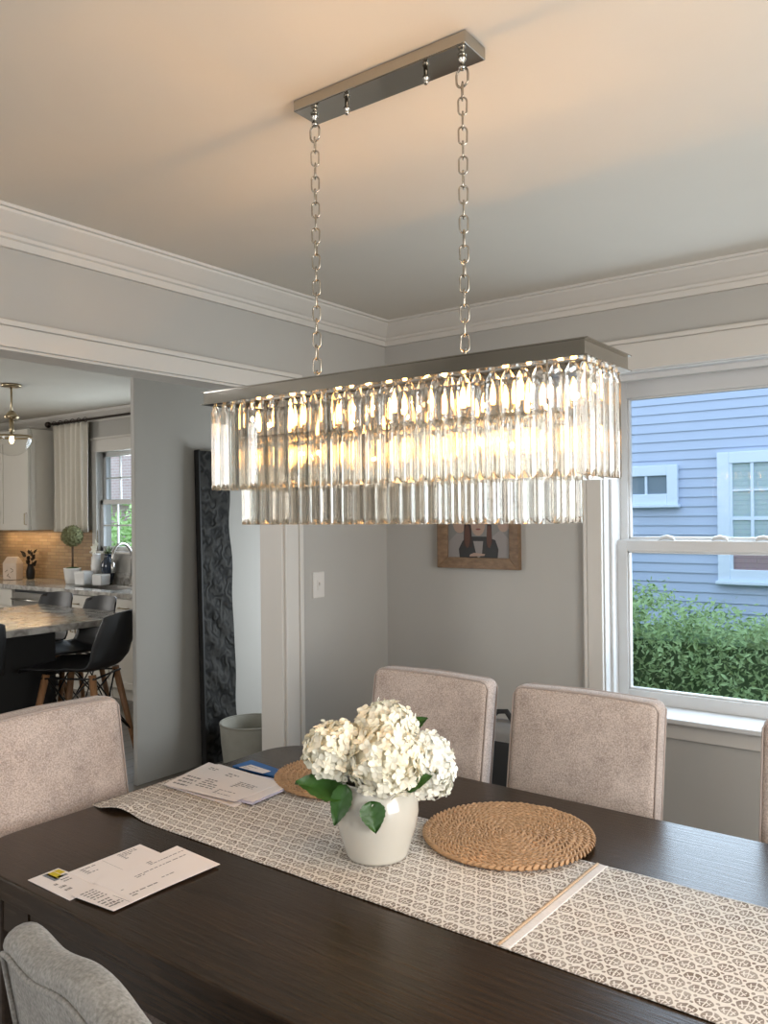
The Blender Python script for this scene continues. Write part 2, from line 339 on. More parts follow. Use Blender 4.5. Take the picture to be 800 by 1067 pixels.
    def xf(s, mat): s.v = [tuple(mat @ Vector(v)) for v in s.v]; return s
    def ball(s, c, r, n=12, m_=8, mi=0, sq=(1, 1, 1)):
        prof = []
        for i in range(m_ + 1):
            a = -PI / 2 + PI * i / m_; prof.append((max(1e-6, r * math.cos(a)), r * math.sin(a)))
        b = len(s.v); s.lathe(prof, n, (0, 0, 0), mi, True, False)
        for i in range(b, len(s.v)): v = s.v[i]; s.v[i] = (c[0] + v[0] * sq[0], c[1] + v[1] * sq[1], c[2] + v[2] * sq[2])
        return s
    def mesh(s, name, mats):
        me = bpy.data.meshes.new(name); me.from_pydata(s.v, [], s.f)
        for m in (mats if isinstance(mats, (list, tuple)) else [mats]): me.materials.append(MT[m] if isinstance(m, str) else m)
        me.polygons.foreach_set('material_index', s.m); me.polygons.foreach_set('use_smooth', s.s); me.update()
        return me
def obj(name, g, mats, parent=None, loc=None, bevel=0, seg=2, fix=True, solid=0, sub=0):
    me = g.mesh(name, mats)
    if fix:
        import bmesh
        bm = bmesh.new(); bm.from_mesh(me); bmesh.ops.recalc_face_normals(bm, faces=bm.faces); bm.to_mesh(me); bm.free()
    o = bpy.data.objects.new(name, me); COL.objects.link(o)
    if parent: o.parent = parent
    if loc: o.location = loc
    if solid: md = o.modifiers.new('thick', 'SOLIDIFY'); md.thickness = solid; md.offset = 0
    if sub: md = o.modifiers.new('sub', 'SUBSURF'); md.levels = sub; md.render_levels = sub
    if bevel:
        md = o.modifiers.new('bevel', 'BEVEL'); md.width = bevel; md.segments = seg; md.limit_method = 'ANGLE'; md.angle_limit = math.radians(40)
    return o
def tag(o, label, cat, group=None, kind=None):
    o['label'] = label; o['category'] = cat
    if group: o['group'] = group
    if kind: o['kind'] = kind
    return o
def thing(name, label, cat, loc=(0, 0, 0), rz=0.0, group=None):
    o = bpy.data.objects.new(name, None); o.empty_display_size = .1; COL.objects.link(o); o.location = loc; o.rotation_euler = (0, 0, rz)
    return tag(o, label, cat, group)
def struct(name, g, mats, parent=None, bevel=0, loc=None):
    o = obj(name, g, mats, parent, loc, bevel)
    if not parent: o['kind'] = 'structure'
    return o
def dup(o, parent=None):
    c = o.copy(); COL.objects.link(c); c.parent = parent
    for ch in list(o.children): dup(ch, c)
    return c

# ------------------------------------------------------------------ the room
XL, XB, YB, YE = -2.33, -2.445, 3.10, 3.36      # left wall faces, back wall faces
XR, YF, ZC, ZK, YK, XK = 1.40, -1.30, 2.43, 2.575, 4.66, -9.4
FL = G().box(XK, XR, YF, YK, -.06, 0); struct('floor', FL, 'floor')
struct('ceiling', G().box(XL, XR, YF, YB, ZC, ZC + .06), 'ceil')
struct('ceiling_kitchen', G().box(XK, XB, YF, YK, ZK, ZK + .06), 'ceil')
# left wall: header over the wide opening, pier beside it
OY0, OY1, OZ = -.55, 2.397, 2.036
struct('wall_left', G().box(XB, XL, YF, OY0, 0, ZK).box(XB, XL, OY1, YK, 0, ZK).box(XB, XL, OY0, OY1, OZ, ZK), 'wall')
# back wall with the window hole
WX0, WX1, WZ0, WZ1 = -1.258, -.06, .755, 2.08
g = G().box(XL, WX0, YB, YE, 0, ZC).box(WX1, XR, YB, YE, 0, ZC).box(WX0, WX1, YB, YE, 0, WZ0).box(WX0, WX1, YB, YE, WZ1, ZC)
struct('wall_back', g, 'wall')
# wall behind the camera and the wall on the right, each with a hole for an added window
def holed(axis, at0, at1, a0, a1, h0, h1, z0, z1, ztop):
    g = G()
    for lo, hi, zb, zt in ((a0, h0, 0, ztop), (h1, a1, 0, ztop), (h0, h1, 0, z0), (h0, h1, z1, ztop)):
        if axis == 'x': g.box(lo, hi, at0, at1, zb, zt)
        else: g.box(at0, at1, lo, hi, zb, zt)
    return g
fg = holed('x', YF - .15, YF, -2.9, XR, -1.4, .2, .75, 2.1, ZK); f2 = holed('x', YF - .15, YF, XK, -2.9, -5.3, -3.9, .75, 2.1, ZK); fg.add(f2.v, f2.f); struct('wall_front', fg, 'wall')
struct('wall_right', holed('y', XR, XR + .15, YF - .15, YE, .3, 1.9, .75, 2.1, ZC), 'wall')
fg = holed('x', YK, YK + .15, XK, -4.01, -7.02, -5.45, 1.215, 2.175, ZK); f2 = holed('x', YK, YK + .15, -4.01, XB, -3.6, -2.8, .35, 1.95, ZK); fg.add(f2.v, f2.f); struct('wall_kitchen', fg, 'wall')
struct('wall_kitchen_side', holed('y', XK - .15, XK, YF - .15, YK + .15, .4, 2.0, .9, 2.2, ZK), 'wall')
struct('wall_hall', G().box(-3.985, -3.95, 2.862, YK, 0, ZK), 'wall', bevel=.004)
# crown moulding
crown = [(0, 2.330), (.014, 2.330), (.016, 2.352), (.024, 2.356), (.026, 2.366), (.034, 2.370), (.050, 2.384), (.068, 2.402), (.078, 2.412), (.080, 2.420), (.090, 2.421), (.092, 2.430), (0, 2.430)]
struct('trim_1', G().sweepprof(crown, (XL, YF), (XL, YB - .002), (1, 0)), 'trim')
struct('trim_2', G().sweepprof(crown, (XL + .002, YB), (XR, YB), (0, -1)), 'trim')
# casing of the wide opening and its jamb lining
g = G().box(XL, XL + .018, OY0 - .1, OY1 + .097, OZ, OZ + .062).box(XL, XL + .028, OY0 - .1, OY1 + .097, OZ + .062, OZ + .079)
g.box(XL, XL + .018, OY1, OY1 + .075, 0, OZ).box(XL, XL + .026, OY1 + .075, OY1 + .097, 0, OZ)
g.box(XL, XL + .018, OY0 - .1, OY0, 0, OZ)
struct('trim_3', g, 'trim', bevel=.003)
g = G().box(XB - .004, XL + .004, OY1 - .012, OY1, 0, OZ).box(XB - .004, XL + .004, OY0, OY0 + .012, 0, OZ).box(XB - .004, XL + .004, OY0, OY1, OZ - .008, OZ)
struct('trim_4', g, 'trim')
# baseboards
struct('baseboard_back', G().box(XL, XR, YB - .015, YB, 0, .13), 'trim', bevel=.004)
struct('baseboard_left', G().box(XL, XL + .015, OY1 + .097, YB - .015, 0, .13), 'trim', bevel=.004)

# dining window: casing, stool, apron, jambs, two sashes
w1 = bpy.data.objects.new('window_1', None); COL.objects.link(w1); w1['kind'] = 'structure'
g = G().box(WX0 - .062, WX0, YB - .018, YB, WZ0, WZ1).box(WX0 - .075, WX0 - .062, YB - .026, YB, WZ0, WZ1)
g.box(WX1, WX1 + .062, YB - .018, YB, WZ0, WZ1).box(WX1 + .062, WX1 + .075, YB - .026, YB, WZ0, WZ1)
g.box(WX0 - .078, WX1 + .078, YB - .018, YB, WZ1, WZ1 + .104).box(WX0 - .084, WX1 + .084, YB - .028, YB, WZ1 + .104, WZ1 + .121)
obj('casing', g, 'trim', w1, bevel=.003)
g = G().box(WX0 - .10, WX1 + .10, YB - .055, YB + .14, .747, .767); obj('sill', g, 'vinyl', w1, bevel=.005)
g = G().box(WX0 - .078, WX1 + .078, YB - .016, YB, .684, .747); obj('apron', g, 'trim', w1, bevel=.003)
JY = 3.232
g = G().box(WX0, WX0 + .006, YB, YE, WZ0, WZ1).box(WX1 - .006, WX1, YB, YE, WZ0, WZ1).box(WX0, WX1, YB, YE, WZ1 - .006, WZ1).box(WX0, WX1, YB + .14, YE, WZ0, WZ0 + .012)
g.box(WX0 + .006, WX0 + .018, YB + .05, YB + .075, WZ0 + .012, WZ1).box(WX1 - .018, WX1 - .006, YB + .05, YB + .075, WZ0 + .012, WZ1).box(WX0, WX1, YB + .05, YB + .075, WZ1 - .028, WZ1)
obj('jamb', g, 'vinyl', w1, bevel=.002)
def sash(root, x0, x1, z0, z1, y0, th, st, top, bot, name='sash'):
    g = G().box(x0, x0 + st, y0, y0 + th, z0, z1).box(x1 - st, x1, y0, y0 + th, z0, z1).box(x0 + st, x1 - st, y0, y0 + th, z1 - top, z1).box(x0 + st, x1 - st, y0, y0 + th, z0, z0 + bot)
    b = .008
    g.box(x0 + st, x0 + st + b, y0 + .008, y0 + th, z0 + bot, z1 - top).box(x1 - st - b, x1 - st, y0 + .008, y0 + th, z0 + bot, z1 - top)
    g.box(x0 + st, x1 - st, y0 + .008, y0 + th, z0 + bot, z0 + bot + b).box(x0 + st, x1 - st, y0 + .008, y0 + th, z1 - top - b, z1 - top)
    o = obj(name, g, 'vinyl', root, bevel=.002)
    obj('pane', G().box(x0 + st, x1 - st, y0 + th * .55, y0 + th * .55 + .004, z0 + bot, z1 - top), 'pane', o)
    return o
lo = sash(w1, WX0 + .006, WX1 - .006, WZ0 + .012, 1.420, JY, .034, .040, .044, .050)
hi = sash(w1, WX0 + .006, WX1 - .006, 1.385, WZ1 - .006, JY + .038, .034, .032, .074, .040)
for x in (-1.055, -.855, -.70):
    g = G().tube([(x - .03, 3.246, 1.421), (x - .022, 3.246, 1.429), (x, 3.246, 1.434), (x + .022, 3.246, 1.429), (x + .03, 3.246, 1.421)], [.004, .008, .009, .008, .004], 8)
    obj('sash_lock', g, 'vinyl', lo)
# kitchen window, then unseen windows added to go with the fill lights
def simple_window(name, axis, a0, a1, z0, z1, face, out, grid=(2, 2), mid=None, cas=.09, rec=.06):
    r = bpy.data.objects.new(name, None); COL.objects.link(r); r['kind'] = 'structure'
    def bx(gg, p0, p1, d0, d1, zb, zt):
        q0, q1 = sorted((face + out * d0, face + out * d1))
        if axis == 'x': gg.box(p0, p1, q0, q1, zb, zt)
        else: gg.box(q0, q1, p0, p1, zb, zt)
    g = G(); bx(g, a0 - cas, a0, -.018, 0, z0, z1); bx(g, a1, a1 + cas, -.018, 0, z0, z1); bx(g, a0 - cas, a1 + cas, -.02, 0, z1, z1 + .12); bx(g, a0 - cas - .01, a1 + cas + .01, -.035, 0, z1 + .12, z1 + .14)
    obj('casing', g, 'trim', r, bevel=.003)
    g = G(); bx(g, a0 - cas, a1 + cas, -.05, .06, z0 - .022, z0); obj('sill', g, 'trim', r, bevel=.004)
    g = G(); m_ = mid or (z0 + z1) / 2
    for s0, s1, dy in ((z0, m_ + .02, rec), (m_ - .02, z1, rec + .035)):
        bx(g, a0, a0 + .045, dy, dy + .03, s0, s1); bx(g, a1 - .045, a1, dy, dy + .03, s0, s1); bx(g, a0, a1, dy, dy + .03, s0, s0 + .045); bx(g, a0, a1, dy, dy + .03, s1 - .045, s1)
        for k in range(1, grid[0]): x = a0 + (a1 - a0) * k / grid[0]; bx(g, x - .008, x + .008, dy + .006, dy + .024, s0 + .045, s1 - .045)
        for k in range(1, grid[1]): z = s0 + (s1 - s0) * k / grid[1]; bx(g, a0 + .045, a1 - .045, dy + .006, dy + .024, z - .008, z + .008)
    obj('sash', g, 'vinyl', r, bevel=.002)
    g = G(); bx(g, a0, a1, rec + .032, rec + .036, z0, z1); obj('pane', g, 'pane', r)
    return r
simple_window('window_2', 'x', -7.02, -5.45, 1.215, 2.175, YK, 1, (6, 2), 1.69, .07, .03)
simple_window('added_window_front', 'x', -1.4, .2, .75, 2.1, YF, -1)
simple_window('added_window_hall', 'x', -5.3, -3.9, .75, 2.1, YF, -1)
simple_window('added_window_hall_end', 'x', -3.6, -2.8, .35, 1.95, YK, 1)
simple_window('added_window_right', 'y', .3, 1.9, .75, 2.1, XR, 1)
simple_window('added_window_kitchen_side', 'y', .4, 2.0, .9, 2.2, XK, -1)
kc = [(o, z + (ZK - ZC)) for o, z in crown]
struct('trim_5', G().sweepprof(kc, (XK, YK), (-4.01, YK), (0, -1)), 'trim')

# ------------------------------------------------------------------ dining table
def rrect(x0, x1, y0, y1, r, n=8):
    p = []
    for cx, cy_, a0 in ((x1 - r, y1 - r, 0), (x0 + r, y1 - r, 90), (x0 + r, y0 + r, 180), (x1 - r, y0 + r, 270)):
        for k in range(n + 1): a = math.radians(a0 + 90 * k / n); p.append((cx + r * math.cos(a), cy_ + r * math.sin(a)))
    return p
TX0, TX1, TY0, TY1, TZ = -1.95, .20, .900, 2.048, .760
TCX, TCY = (TX0 + TX1) / 2, (TY0 + TY1) / 2
t = thing('dining_table', 'long dark espresso wood dining table with rounded corners under the chandelier', 'table', (TCX, TCY, 0))
hx, hy = (TX1 - TX0) / 2, (TY1 - TY0) / 2
obj('tabletop', G().extrude(rrect(-hx, hx, -hy, hy, .15, 10), TZ - .05, TZ), 'table', t, bevel=.005, seg=3)
g = G()
a = .055; z0, z1 = .595, TZ - .05
for (x0, x1, y0, y1) in ((-hx + a, hx - a, -hy + a, -hy + a + .025), (-hx + a, hx - a, hy - a - .025, hy - a), (-hx + a, -hx + a + .025, -hy + a, hy - a), (hx - a - .025, hx - a, -hy + a, hy - a)):
    g.box(x0, x1, y0, y1, z0, z1)
obj('apron', g, 'table', t, bevel=.003)
g = G().tube([(-hx + .24, -hy + a - .006, .690), (hx - .24, -hy + a - .006, .690)], .009, 8).box(-hx + .235, -hx + .241, -hy + a - .003, -hy + a, .6, .71)
obj('bead', g, 'table', t)
for sx_ in (-1, 1):
    for sy in (-1, 1):
        px, py = sx_ * (hx - a - .035), sy * (hy - a - .035)
        obj('leg', G().taper((px, py, 0), (px, py, TZ - .051), .030, .040), 'darkleg', t, bevel=.004)

# ------------------------------------------------------------------ chandelier
CX_, CY_ = -.975, 1.335
ch = thing('chandelier', 'rectangular two tier crystal chandelier hanging on two chains above the table', 'chandelier', (CX_, CY_, 1.512), math.radians(.8))
def W2C(x, y, z): return (x - CX_, y - CY_, z - 1.512)
# canopy on the ceiling
g = G().box(-1.212 - CX_, -.782 - CX_, 1.295 - CY_, 1.372 - CY_, 2.405 - 1.512, 2.43 - 1.512)
cn = obj('canopy', g, 'chrome', ch, bevel=.002)
for x in (-1.095, -.895):
    g = G().lathe([(.0045, 0), (.0045, -.010), (.007, -.011), (.007, -.016), (.004, -.018), (.0055, -.022), (.003, -.026)], 12, W2C(x, 1.334, 2.405)); obj('canopy_screw', g, 'chrome', cn)
# tray frame: band with an upper and a lower lip
FX0, FX1, FY0, FY1 = -1.424, -.527, 1.222, 1.418
def ringbox(g, x0, x1, y0, y1, w, z0, z1):
    g.box(x0, x1, y0, y0 + w, z0, z1).box(x0, x1, y1 - w, y1, z0, z1).box(x0, x0 + w, y0 + w, y1 - w, z0, z1).box(x1 - w, x1, y0 + w, y1 - w, z0, z1)
    return g
c0 = (FX0 - CX_, FX1 - CX_, FY0 - CY_, FY1 - CY_)
g = ringbox(G(), *c0, .004, 1.785 - 1.512, 1.809 - 1.512)
ringbox(g, c0[0] - .006, c0[1] + .006, c0[2] - .003, c0[3] + .003, .020, 1.809 - 1.512, 1.811 - 1.512)
ringbox(g, c0[0] - .006, c0[1] + .006, c0[2] - .003, c0[3] + .003, .022, 1.782 - 1.512, 1.784 - 1.512)
fr = obj('frame', g, 'chrome', ch)
# inner ring of the lower tier, cross bars, centre bar
LX0, LX1, LY0, LY1 = -1.345, -.600, 1.258, 1.380
g = ringbox(G(), LX0 - CX_, LX1 - CX_, LY0 - CY_, LY1 - CY_, .006, 1.700 - 1.512, 1.706 - 1.512)
for x in (LX0 + .01, LX1 - .01):
    for y in (LY0 + .003, LY1 - .003): g.tube([W2C(x, y, 1.703), W2C(x, y, 1.79)], .002, 6)
obj('lower_ring', g, 'chrome', ch)
g = G()
for x in (-1.186, -.813): g.box(x - .006 - CX_, x + .006 - CX_, c0[2] + .004, c0[3] - .004, 1.785 - 1.512, 1.789 - 1.512)
for x in (-1.186, -.813): g.tube([W2C(x, CY_, 1.787), W2C(x, CY_, 1.708)], .003, 8)
g.box(-1.36 - CX_, -.585 - CX_, -.006, .006, 1.700 - 1.512, 1.712 - 1.512)
bar = obj('lamp_bar', g, 'chrome', ch)
def bulb_mesh(sgn):
    return [(.004, 0), (.0056, .006 * sgn), (.0062, .016 * sgn), (.0054, .028 * sgn), (.003, .038 * sgn), (.0006, .044 * sgn)]
for k in range(12):
    x = -1.345 + k * .0675; yy = CY_ + (.020 if k % 2 else -.020)
    for sg in (1, -1):
        base = 1.712 if sg > 0 else 1.700
        g = G().lathe([(.003, 0), (.011, .002 * sg), (.0065, .005 * sg), (.0065, .016 * sg), (.008, .017 * sg)], 12, W2C(x, yy, base))
        g.tube([W2C(x, CY_, 1.706), W2C(x, yy, base + .002 * sg)], .0025, 6)
        so = obj('socket', g, 'chrome', bar)
        obj('bulb', G().lathe(bulb_mesh(sg), 12, W2C(x, yy, base + .017 * sg), 0, True, True), 'bulb', so)
# the light the candle bulbs give
for k in range(6):
    pl = bpy.data.lights.new('candle_light', 'POINT'); pl.energy = 2.0; pl.color = (1.0, .53, .18); pl.shadow_soft_size = .005
    po = bpy.data.objects.new('candle_light', pl); COL.objects.link(po); po.parent = ch; po.location = W2C(-1.33 + k * .142, CY_, 1.665 if k in (1, 4) else 1.748)
# chains
def link_mesh(L, wd, r):
    g = G(); pts = []
    for k in range(20):
        a = 2 * PI * k / 20; x = wd / 2 * math.cos(a); z = wd / 2 * math.sin(a) + (L - wd) / 2 * (1 if math.sin(a) >= 0 else -1)
        pts.append((x, 0, z))
    return g.tube(pts, r, 6, 0, True)
lm = link_mesh(.034, .0165, .0018).mesh('chain_link', 'chain')
big = link_mesh(.036, .026, .0024).mesh('ring', 'chain')
for cx in (-1.186, -.813):
    chn = bpy.data.objects.new('chain', None); COL.objects.link(chn); chn.parent = ch; chn.location = W2C(cx, CY_, 1.79)
    obj('hanger', G().lathe([(.008, 2.405 - 1.79), (.009, 2.400 - 1.79), (.0045, 2.397 - 1.79), (.0045, 2.390 - 1.79), (.007, 2.389 - 1.79), (.007, 2.383 - 1.79), (.003, 2.380 - 1.79)], 12), 'chrome', chn)
    o = bpy.data.objects.new('chain_link', big); COL.objects.link(o); o.parent = chn; o.location = (0, 0, 2.366 - 1.79)
    n = 20; z0_, z1_ = .012, 2.340 - 1.79
    for k in range(n):
        o = bpy.data.objects.new('chain_link', lm); COL.objects.link(o); o.parent = chn
        o.location = (0, 0, z0_ + (z1_ - z0_) * k / (n - 1)); o.rotation_euler = (0, 0, math.radians(35 + (90 if k % 2 else 0) + random.uniform(-12, 12)))
# crystals
def crystal_mesh(L, w=.0134, tt=.0048, a=.0086, name='crystal'):
    # flat bar with bevelled long edges, triangular facet at the tip, tapered neck
    sec = [(-w, 0), (-a, -tt), (0, -tt), (a, -tt), (w, 0), (a, tt), (0, tt), (-a, tt)]
    tip = [0, .0035, .0135, .0035, 0, .0035, .0135, .0035]; n = 8
    vs_ = [(x, y, -L + q) for (x, y), q in zip(sec, tip)]
    vs_ += [(x, y, -.016 - (.004 if x == 0 else 0)) for x, y in sec]
    vs_ += [(x * .34, y * .7, -.002) for x, y in sec]
    fs_ = [(k * n + i, k * n + (i + 1) % n, (k + 1) * n + (i + 1) % n, (k + 1) * n + i) for k in (0, 1) for i in range(n)]
    fs_ += [(0, 1, 2), (2, 3, 4), (0, 2, 4), (4, 5, 6), (6, 7, 0), (4, 6, 0), tuple(2 * n + i for i in range(n))]
    g = G().add(vs_, fs_)
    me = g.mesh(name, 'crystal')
    import bmesh
    bm = bmesh.new(); bm.from_mesh(me); bmesh.ops.recalc_face_normals(bm, faces=bm.faces); bm.to_mesh(me); bm.free()
    return me
g = G().tube([(.0035 * math.cos(2 * PI * k / 8), 0, .002 + .0035 * math.sin(2 * PI * k / 8)) for k in range(8)], .0007, 5, 0, True).ball((0, -.0045, -.003), .0028, 8, 6)
hook = g.mesh('hook', 'brass')
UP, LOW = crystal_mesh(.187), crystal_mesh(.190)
def ring_slots(x0, x1, y0, y1, sp):
    nx, ny = round((x1 - x0) / sp), round((y1 - y0) / sp); s_ = []
    for k in range(nx): s_.append((x0 + (k + .5) * (x1 - x0) / nx, y0, 0, 'front'))
    for k in range(ny): s_.append((x1, y0 + (k + .5) * (y1 - y0) / ny, PI / 2, 'right'))
    for k in range(nx): s_.append((x1 - (k + .5) * (x1 - x0) / nx, y1, PI, 'back'))
    for k in range(ny): s_.append((x0, y1 - (k + .5) * (y1 - y0) / ny, -PI / 2, 'left'))
    return s_
up_s = [(p, 1.778, UP) for p in ring_slots(FX0 + .014, FX1 - .010, FY0 + .008, FY1 - .018, .0292)]
lo_s = [(p, 1.703, LOW) for p in ring_slots(LX0, LX1, LY0, LY1, .0292)]
order = {'front': 0, 'right': 1, 'left': 2, 'back': 3}
allc = sorted(up_s + lo_s, key=lambda q: (order[q[0][3]], q[2] is LOW))
rest = G()
for i, ((x, y, rz, side), zt, me) in enumerate(allc):
    loc = W2C(x, y, zt); rot = rz + random.uniform(-.06, .06)
    if i < 100:
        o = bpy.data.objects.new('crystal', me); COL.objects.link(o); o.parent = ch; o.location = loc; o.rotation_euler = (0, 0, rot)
        h = bpy.data.objects.new('hook', hook); COL.objects.link(h); h.parent = o
    else:
        mt = Matrix.Translation(loc) @ Matrix.Rotation(rot, 4, 'Z')
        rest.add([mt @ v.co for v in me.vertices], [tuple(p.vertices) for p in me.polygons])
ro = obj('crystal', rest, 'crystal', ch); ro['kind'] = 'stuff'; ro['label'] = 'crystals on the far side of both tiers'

# ------------------------------------------------------------------ table runner
RX0, RX1, RY0, RY1 = -1.955, .19, 1.276, 1.705
def runner(u, v):
    x, y = RX0 + (RX1 - RX0) * u, RY0 + (RY1 - RY0) * v
    z = TZ + .0022 + .0006 * math.sin(x * 23 + y * 9)
    d = math.exp(-((x + 1.86) / .045) ** 2) * math.exp(-((y - 1.30) / .07) ** 2); z += .013 * d
    d2 = math.exp(-((x + 1.745) / .06) ** 2) * math.exp(-((y - 1.36) / .05) ** 2); z += .006 * d2
    y += .012 * math.exp(-((x + 1.81) / .05) ** 2) * (1 - v) - .010 * math.exp(-((x + 1.90) / .05) ** 2) * (1 - v)
    return (x, y, z)
g = G().grid(runner, 150, 30)
def hang(u, v):
    p = runner(0, v); return (p[0] - .006 * math.sin(min(1, u * 6) * PI / 2), p[1], p[2] - .002 - .12 * u)
rn = obj('table_runner', g, 'runner', None, solid=.0012, fix=False)
tag(rn, 'cream table runner printed with rows of taupe leaves lying along the dark table', 'table runner')
g = G().grid(lambda u, v: (-.726 + .007 * u + .010 * v, RY0 + .001 + (RY1 - RY0 - .002) * v, TZ + .0036 + .0016 * math.sin(PI * u)), 8, 30)
o = obj('hem_fold', g, 'seam', rn, solid=.0008); o['label'] = 'tan stitched hem across the runner'
g = G().grid(lambda u, v: (-.719 + .020 * u + .010 * v, RY0 + .001 + (RY1 - RY0 - .002) * v, TZ + .0036 + .0006 * math.sin(v * 260 + u * 4)), 6, 120)
o = obj('hem_band', g, 'hemwhite', rn, solid=.0006, fix=False); o['label'] = 'white woven band beside the hem'

# ------------------------------------------------------------------ woven placemats
def placemat_mesh(R):
    g = G(); pitch = .0165; n = int(R / pitch)
    for i in range(n + 1):
        r = pitch * .5 + i * (R - pitch * .5) / n; cnt = max(5, int(2 * PI * r / .0150)); ph = random.random()
        for k in range(cnt):
            for side in (-1, 1):
                a = 2 * PI * (k + ph + (.5 if side > 0 else 0)) / cnt
                rr = r + side * .0037
                c = Vector((rr * math.cos(a), rr * math.sin(a), .0068 + random.uniform(-.0008, .0008)))
                tg = Vector((-math.sin(a), math.cos(a), 0)); rd = Vector((math.cos(a), math.sin(a), 0))
                d = (tg * .86 - rd * side * .50).normalized(); e = Vector((-d.y, d.x, 0)); L_ = .0140; wd = .0042; h = .0062
                vs_ = []
                for q, sc in ((-1, .25), (-.5, .9), (0.1, 1), (.65, .8), (1, .2)):
                    for j in range(6): an = 2 * PI * j / 6; vs_.append(c + d * (q * L_) + e * (wd * sc * math.cos(an)) + Vector((0, 0, h * sc * math.sin(an) - q * .0012)))
                fs_ = [(m * 6 + j, m * 6 + (j + 1) % 6, (m + 1) * 6 + (j + 1) % 6, (m + 1) * 6 + j) for m in range(4) for j in range(6)]
                g.add(vs_, fs_, 0, True)
    g.lathe([(.001, .001), (R - .006, .001), (R - .006, .0035), (.001, .0035)], 48, caps=False)
    return g
pm0 = obj('placemat', placemat_mesh(.192), 'wicker', None, (-.945, 1.725, TZ + .0045))
tag(pm0, 'round braided wicker placemat lying to the right of the flower vase', 'placemat', 'round wicker placemats')
pm1 = dup(pm0); pm1.location = (-1.545, 1.835, TZ + .0040); pm1.rotation_euler = (0, 0, 1.1)
pm1['label'] = 'round braided wicker placemat half hidden behind the vase and beside the mail pile'

# ------------------------------------------------------------------ vase and hydrangeas
VX, VY, VZ = -1.135, 1.462, TZ + .0042
g = G().lathe([(.055, 0), (.064, .002), (.066, .008), (.074, .035), (.0835, .070), (.0880, .098), (.0870, .120), (.0815, .138), (.0755, .149), (.073, .155), (.0745, .161), (.0765, .165), (.0755, .169), (.070, .166), (.067, .156), (.070, .148), (.077, .134), (.081, .115), (.080, .09), (.060, .012), (.001, .010)], 56)
va = obj('vase', g, 'ceramic', None, (VX, VY, VZ)); va.scale = (1.08, 1.08, 1.03); tag(va, 'squat cream glazed ceramic vase holding hydrangeas on the runner', 'vase')
CR, CF = Vector((math.cos(YAW), math.sin(YAW), 0)), Vector((-math.sin(YAW), math.cos(YAW), 0))
def vpt(side, depth, z): p = Vector((VX, VY, 0)) + CR * side + CF * depth; return Vector((p.x, p.y, z))
def bloom_mesh(R, sq, seed):
    rnd = random.Random(seed); g = G(); n = int(170 * (R / .075) ** 2); gold = PI * (3 - math.sqrt(5))
    for i in range(n):
        zz = 1 - 2 * (i + .5) / n; rr = math.sqrt(1 - zz * zz); th = gold * i + rnd.uniform(-.15, .15)
        nrm = Vector((rr * math.cos(th), rr * math.sin(th), zz))
        if nrm.z < -.80: continue
        nrm2 = (nrm + Vector((rnd.uniform(-.55, .55), rnd.uniform(-.55, .55), rnd.uniform(-.55, .55)))).normalized()
        c = Vector((nrm.x * sq[0], nrm.y * sq[1], nrm.z * sq[2])) * (R * rnd.uniform(.86, .99))
        a = nrm2.orthogonal().normalized(); b = nrm2.cross(a); spin = rnd.uniform(0, 2 * PI); fl = rnd.uniform(.0130, .0165)
        for k in range(4):
            an = spin + k * PI / 2; d = a * math.cos(an) + b * math.sin(an); e = -a * math.sin(an) + b * math.cos(an)
            lift = rnd.uniform(-.001, .0075)
            g.add([c - nrm2 * .002, c + d * fl * .55 - e * fl * .50 + nrm2 * (lift * .7), c + d * fl * .55 + nrm2 * (lift * .15), c + d * fl * .55 + e * fl * .50 + nrm2 * (lift * .7),
                   c + d * fl * 1.02 - e * fl * .22 + nrm2 * (lift - .001), c + d * fl * 1.08 + nrm2 * (lift * .6), c + d * fl * 1.02 + e * fl * .22 + nrm2 * (lift - .001)],
                  [(0, 1, 2), (0, 2, 3), (1, 4, 5, 2), (2, 5, 6, 3)], 0, True)
    g.ball((0, 0, 0), R * .80, 16, 10, 0, sq)
    return g
def leaf_geo(g, base, tip, width, normal, droop=.01, mi=0):
    b, t_ = Vector(base), Vector(tip); d = t_ - b; L = d.length; d.normalize(); nrm = Vector(normal); e = d.cross(nrm).normalized(); nrm = e.cross(d).normalized()
    def fn(u, v):
        s_ = v; w = width * (math.sin(PI * min(1, s_ ** .75)) ** .8) * (1 - .25 * s_) + .0008
        q = (u - .5) * 2; ser = 1 + .05 * math.sin(s_ * 70)
        return tuple(b + d * (L * s_) + e * (q * w * ser) + nrm * (-.25 * width * (1 - abs(q)) * 1.0 - droop * (s_ * s_) + .12 * width * math.sin(abs(q) * 7 + s_ * 25) * .2))
    g.grid(fn, 8, 18, mi)
heads = [(-.092, .000, .997, .071, (1, 1, .95), 'petal', 'leftmost cream hydrangea head in the vase, leaning out over its leaves', 11),
         (.020, -.040, .982, .084, (1, 1, .92), 'petal', 'large cream hydrangea head facing front at the centre of the vase', 12),
         (.020, .060, 1.020, .079, (1, 1, .95), 'petal', 'cream hydrangea head standing highest, behind the central one', 13),
         (.115, .015, .955, .074, (.86, .86, 1.08), 'petalw', 'rightmost white hydrangea head in the vase, drooping to the right', 14)]
leaves = [[((-.06, -.045, .925), (-.175, -.055, .955), .044), ((-.065, -.07, .945), (-.095, -.09, .862), .026)], [((-.012, -.09, .915), (.000, -.125, .862), .030)], [((.07, .09, 1.02), (.115, .085, 1.055), .022)], [((.055, -.07, .925), (.135, -.045, .975), .017)]]
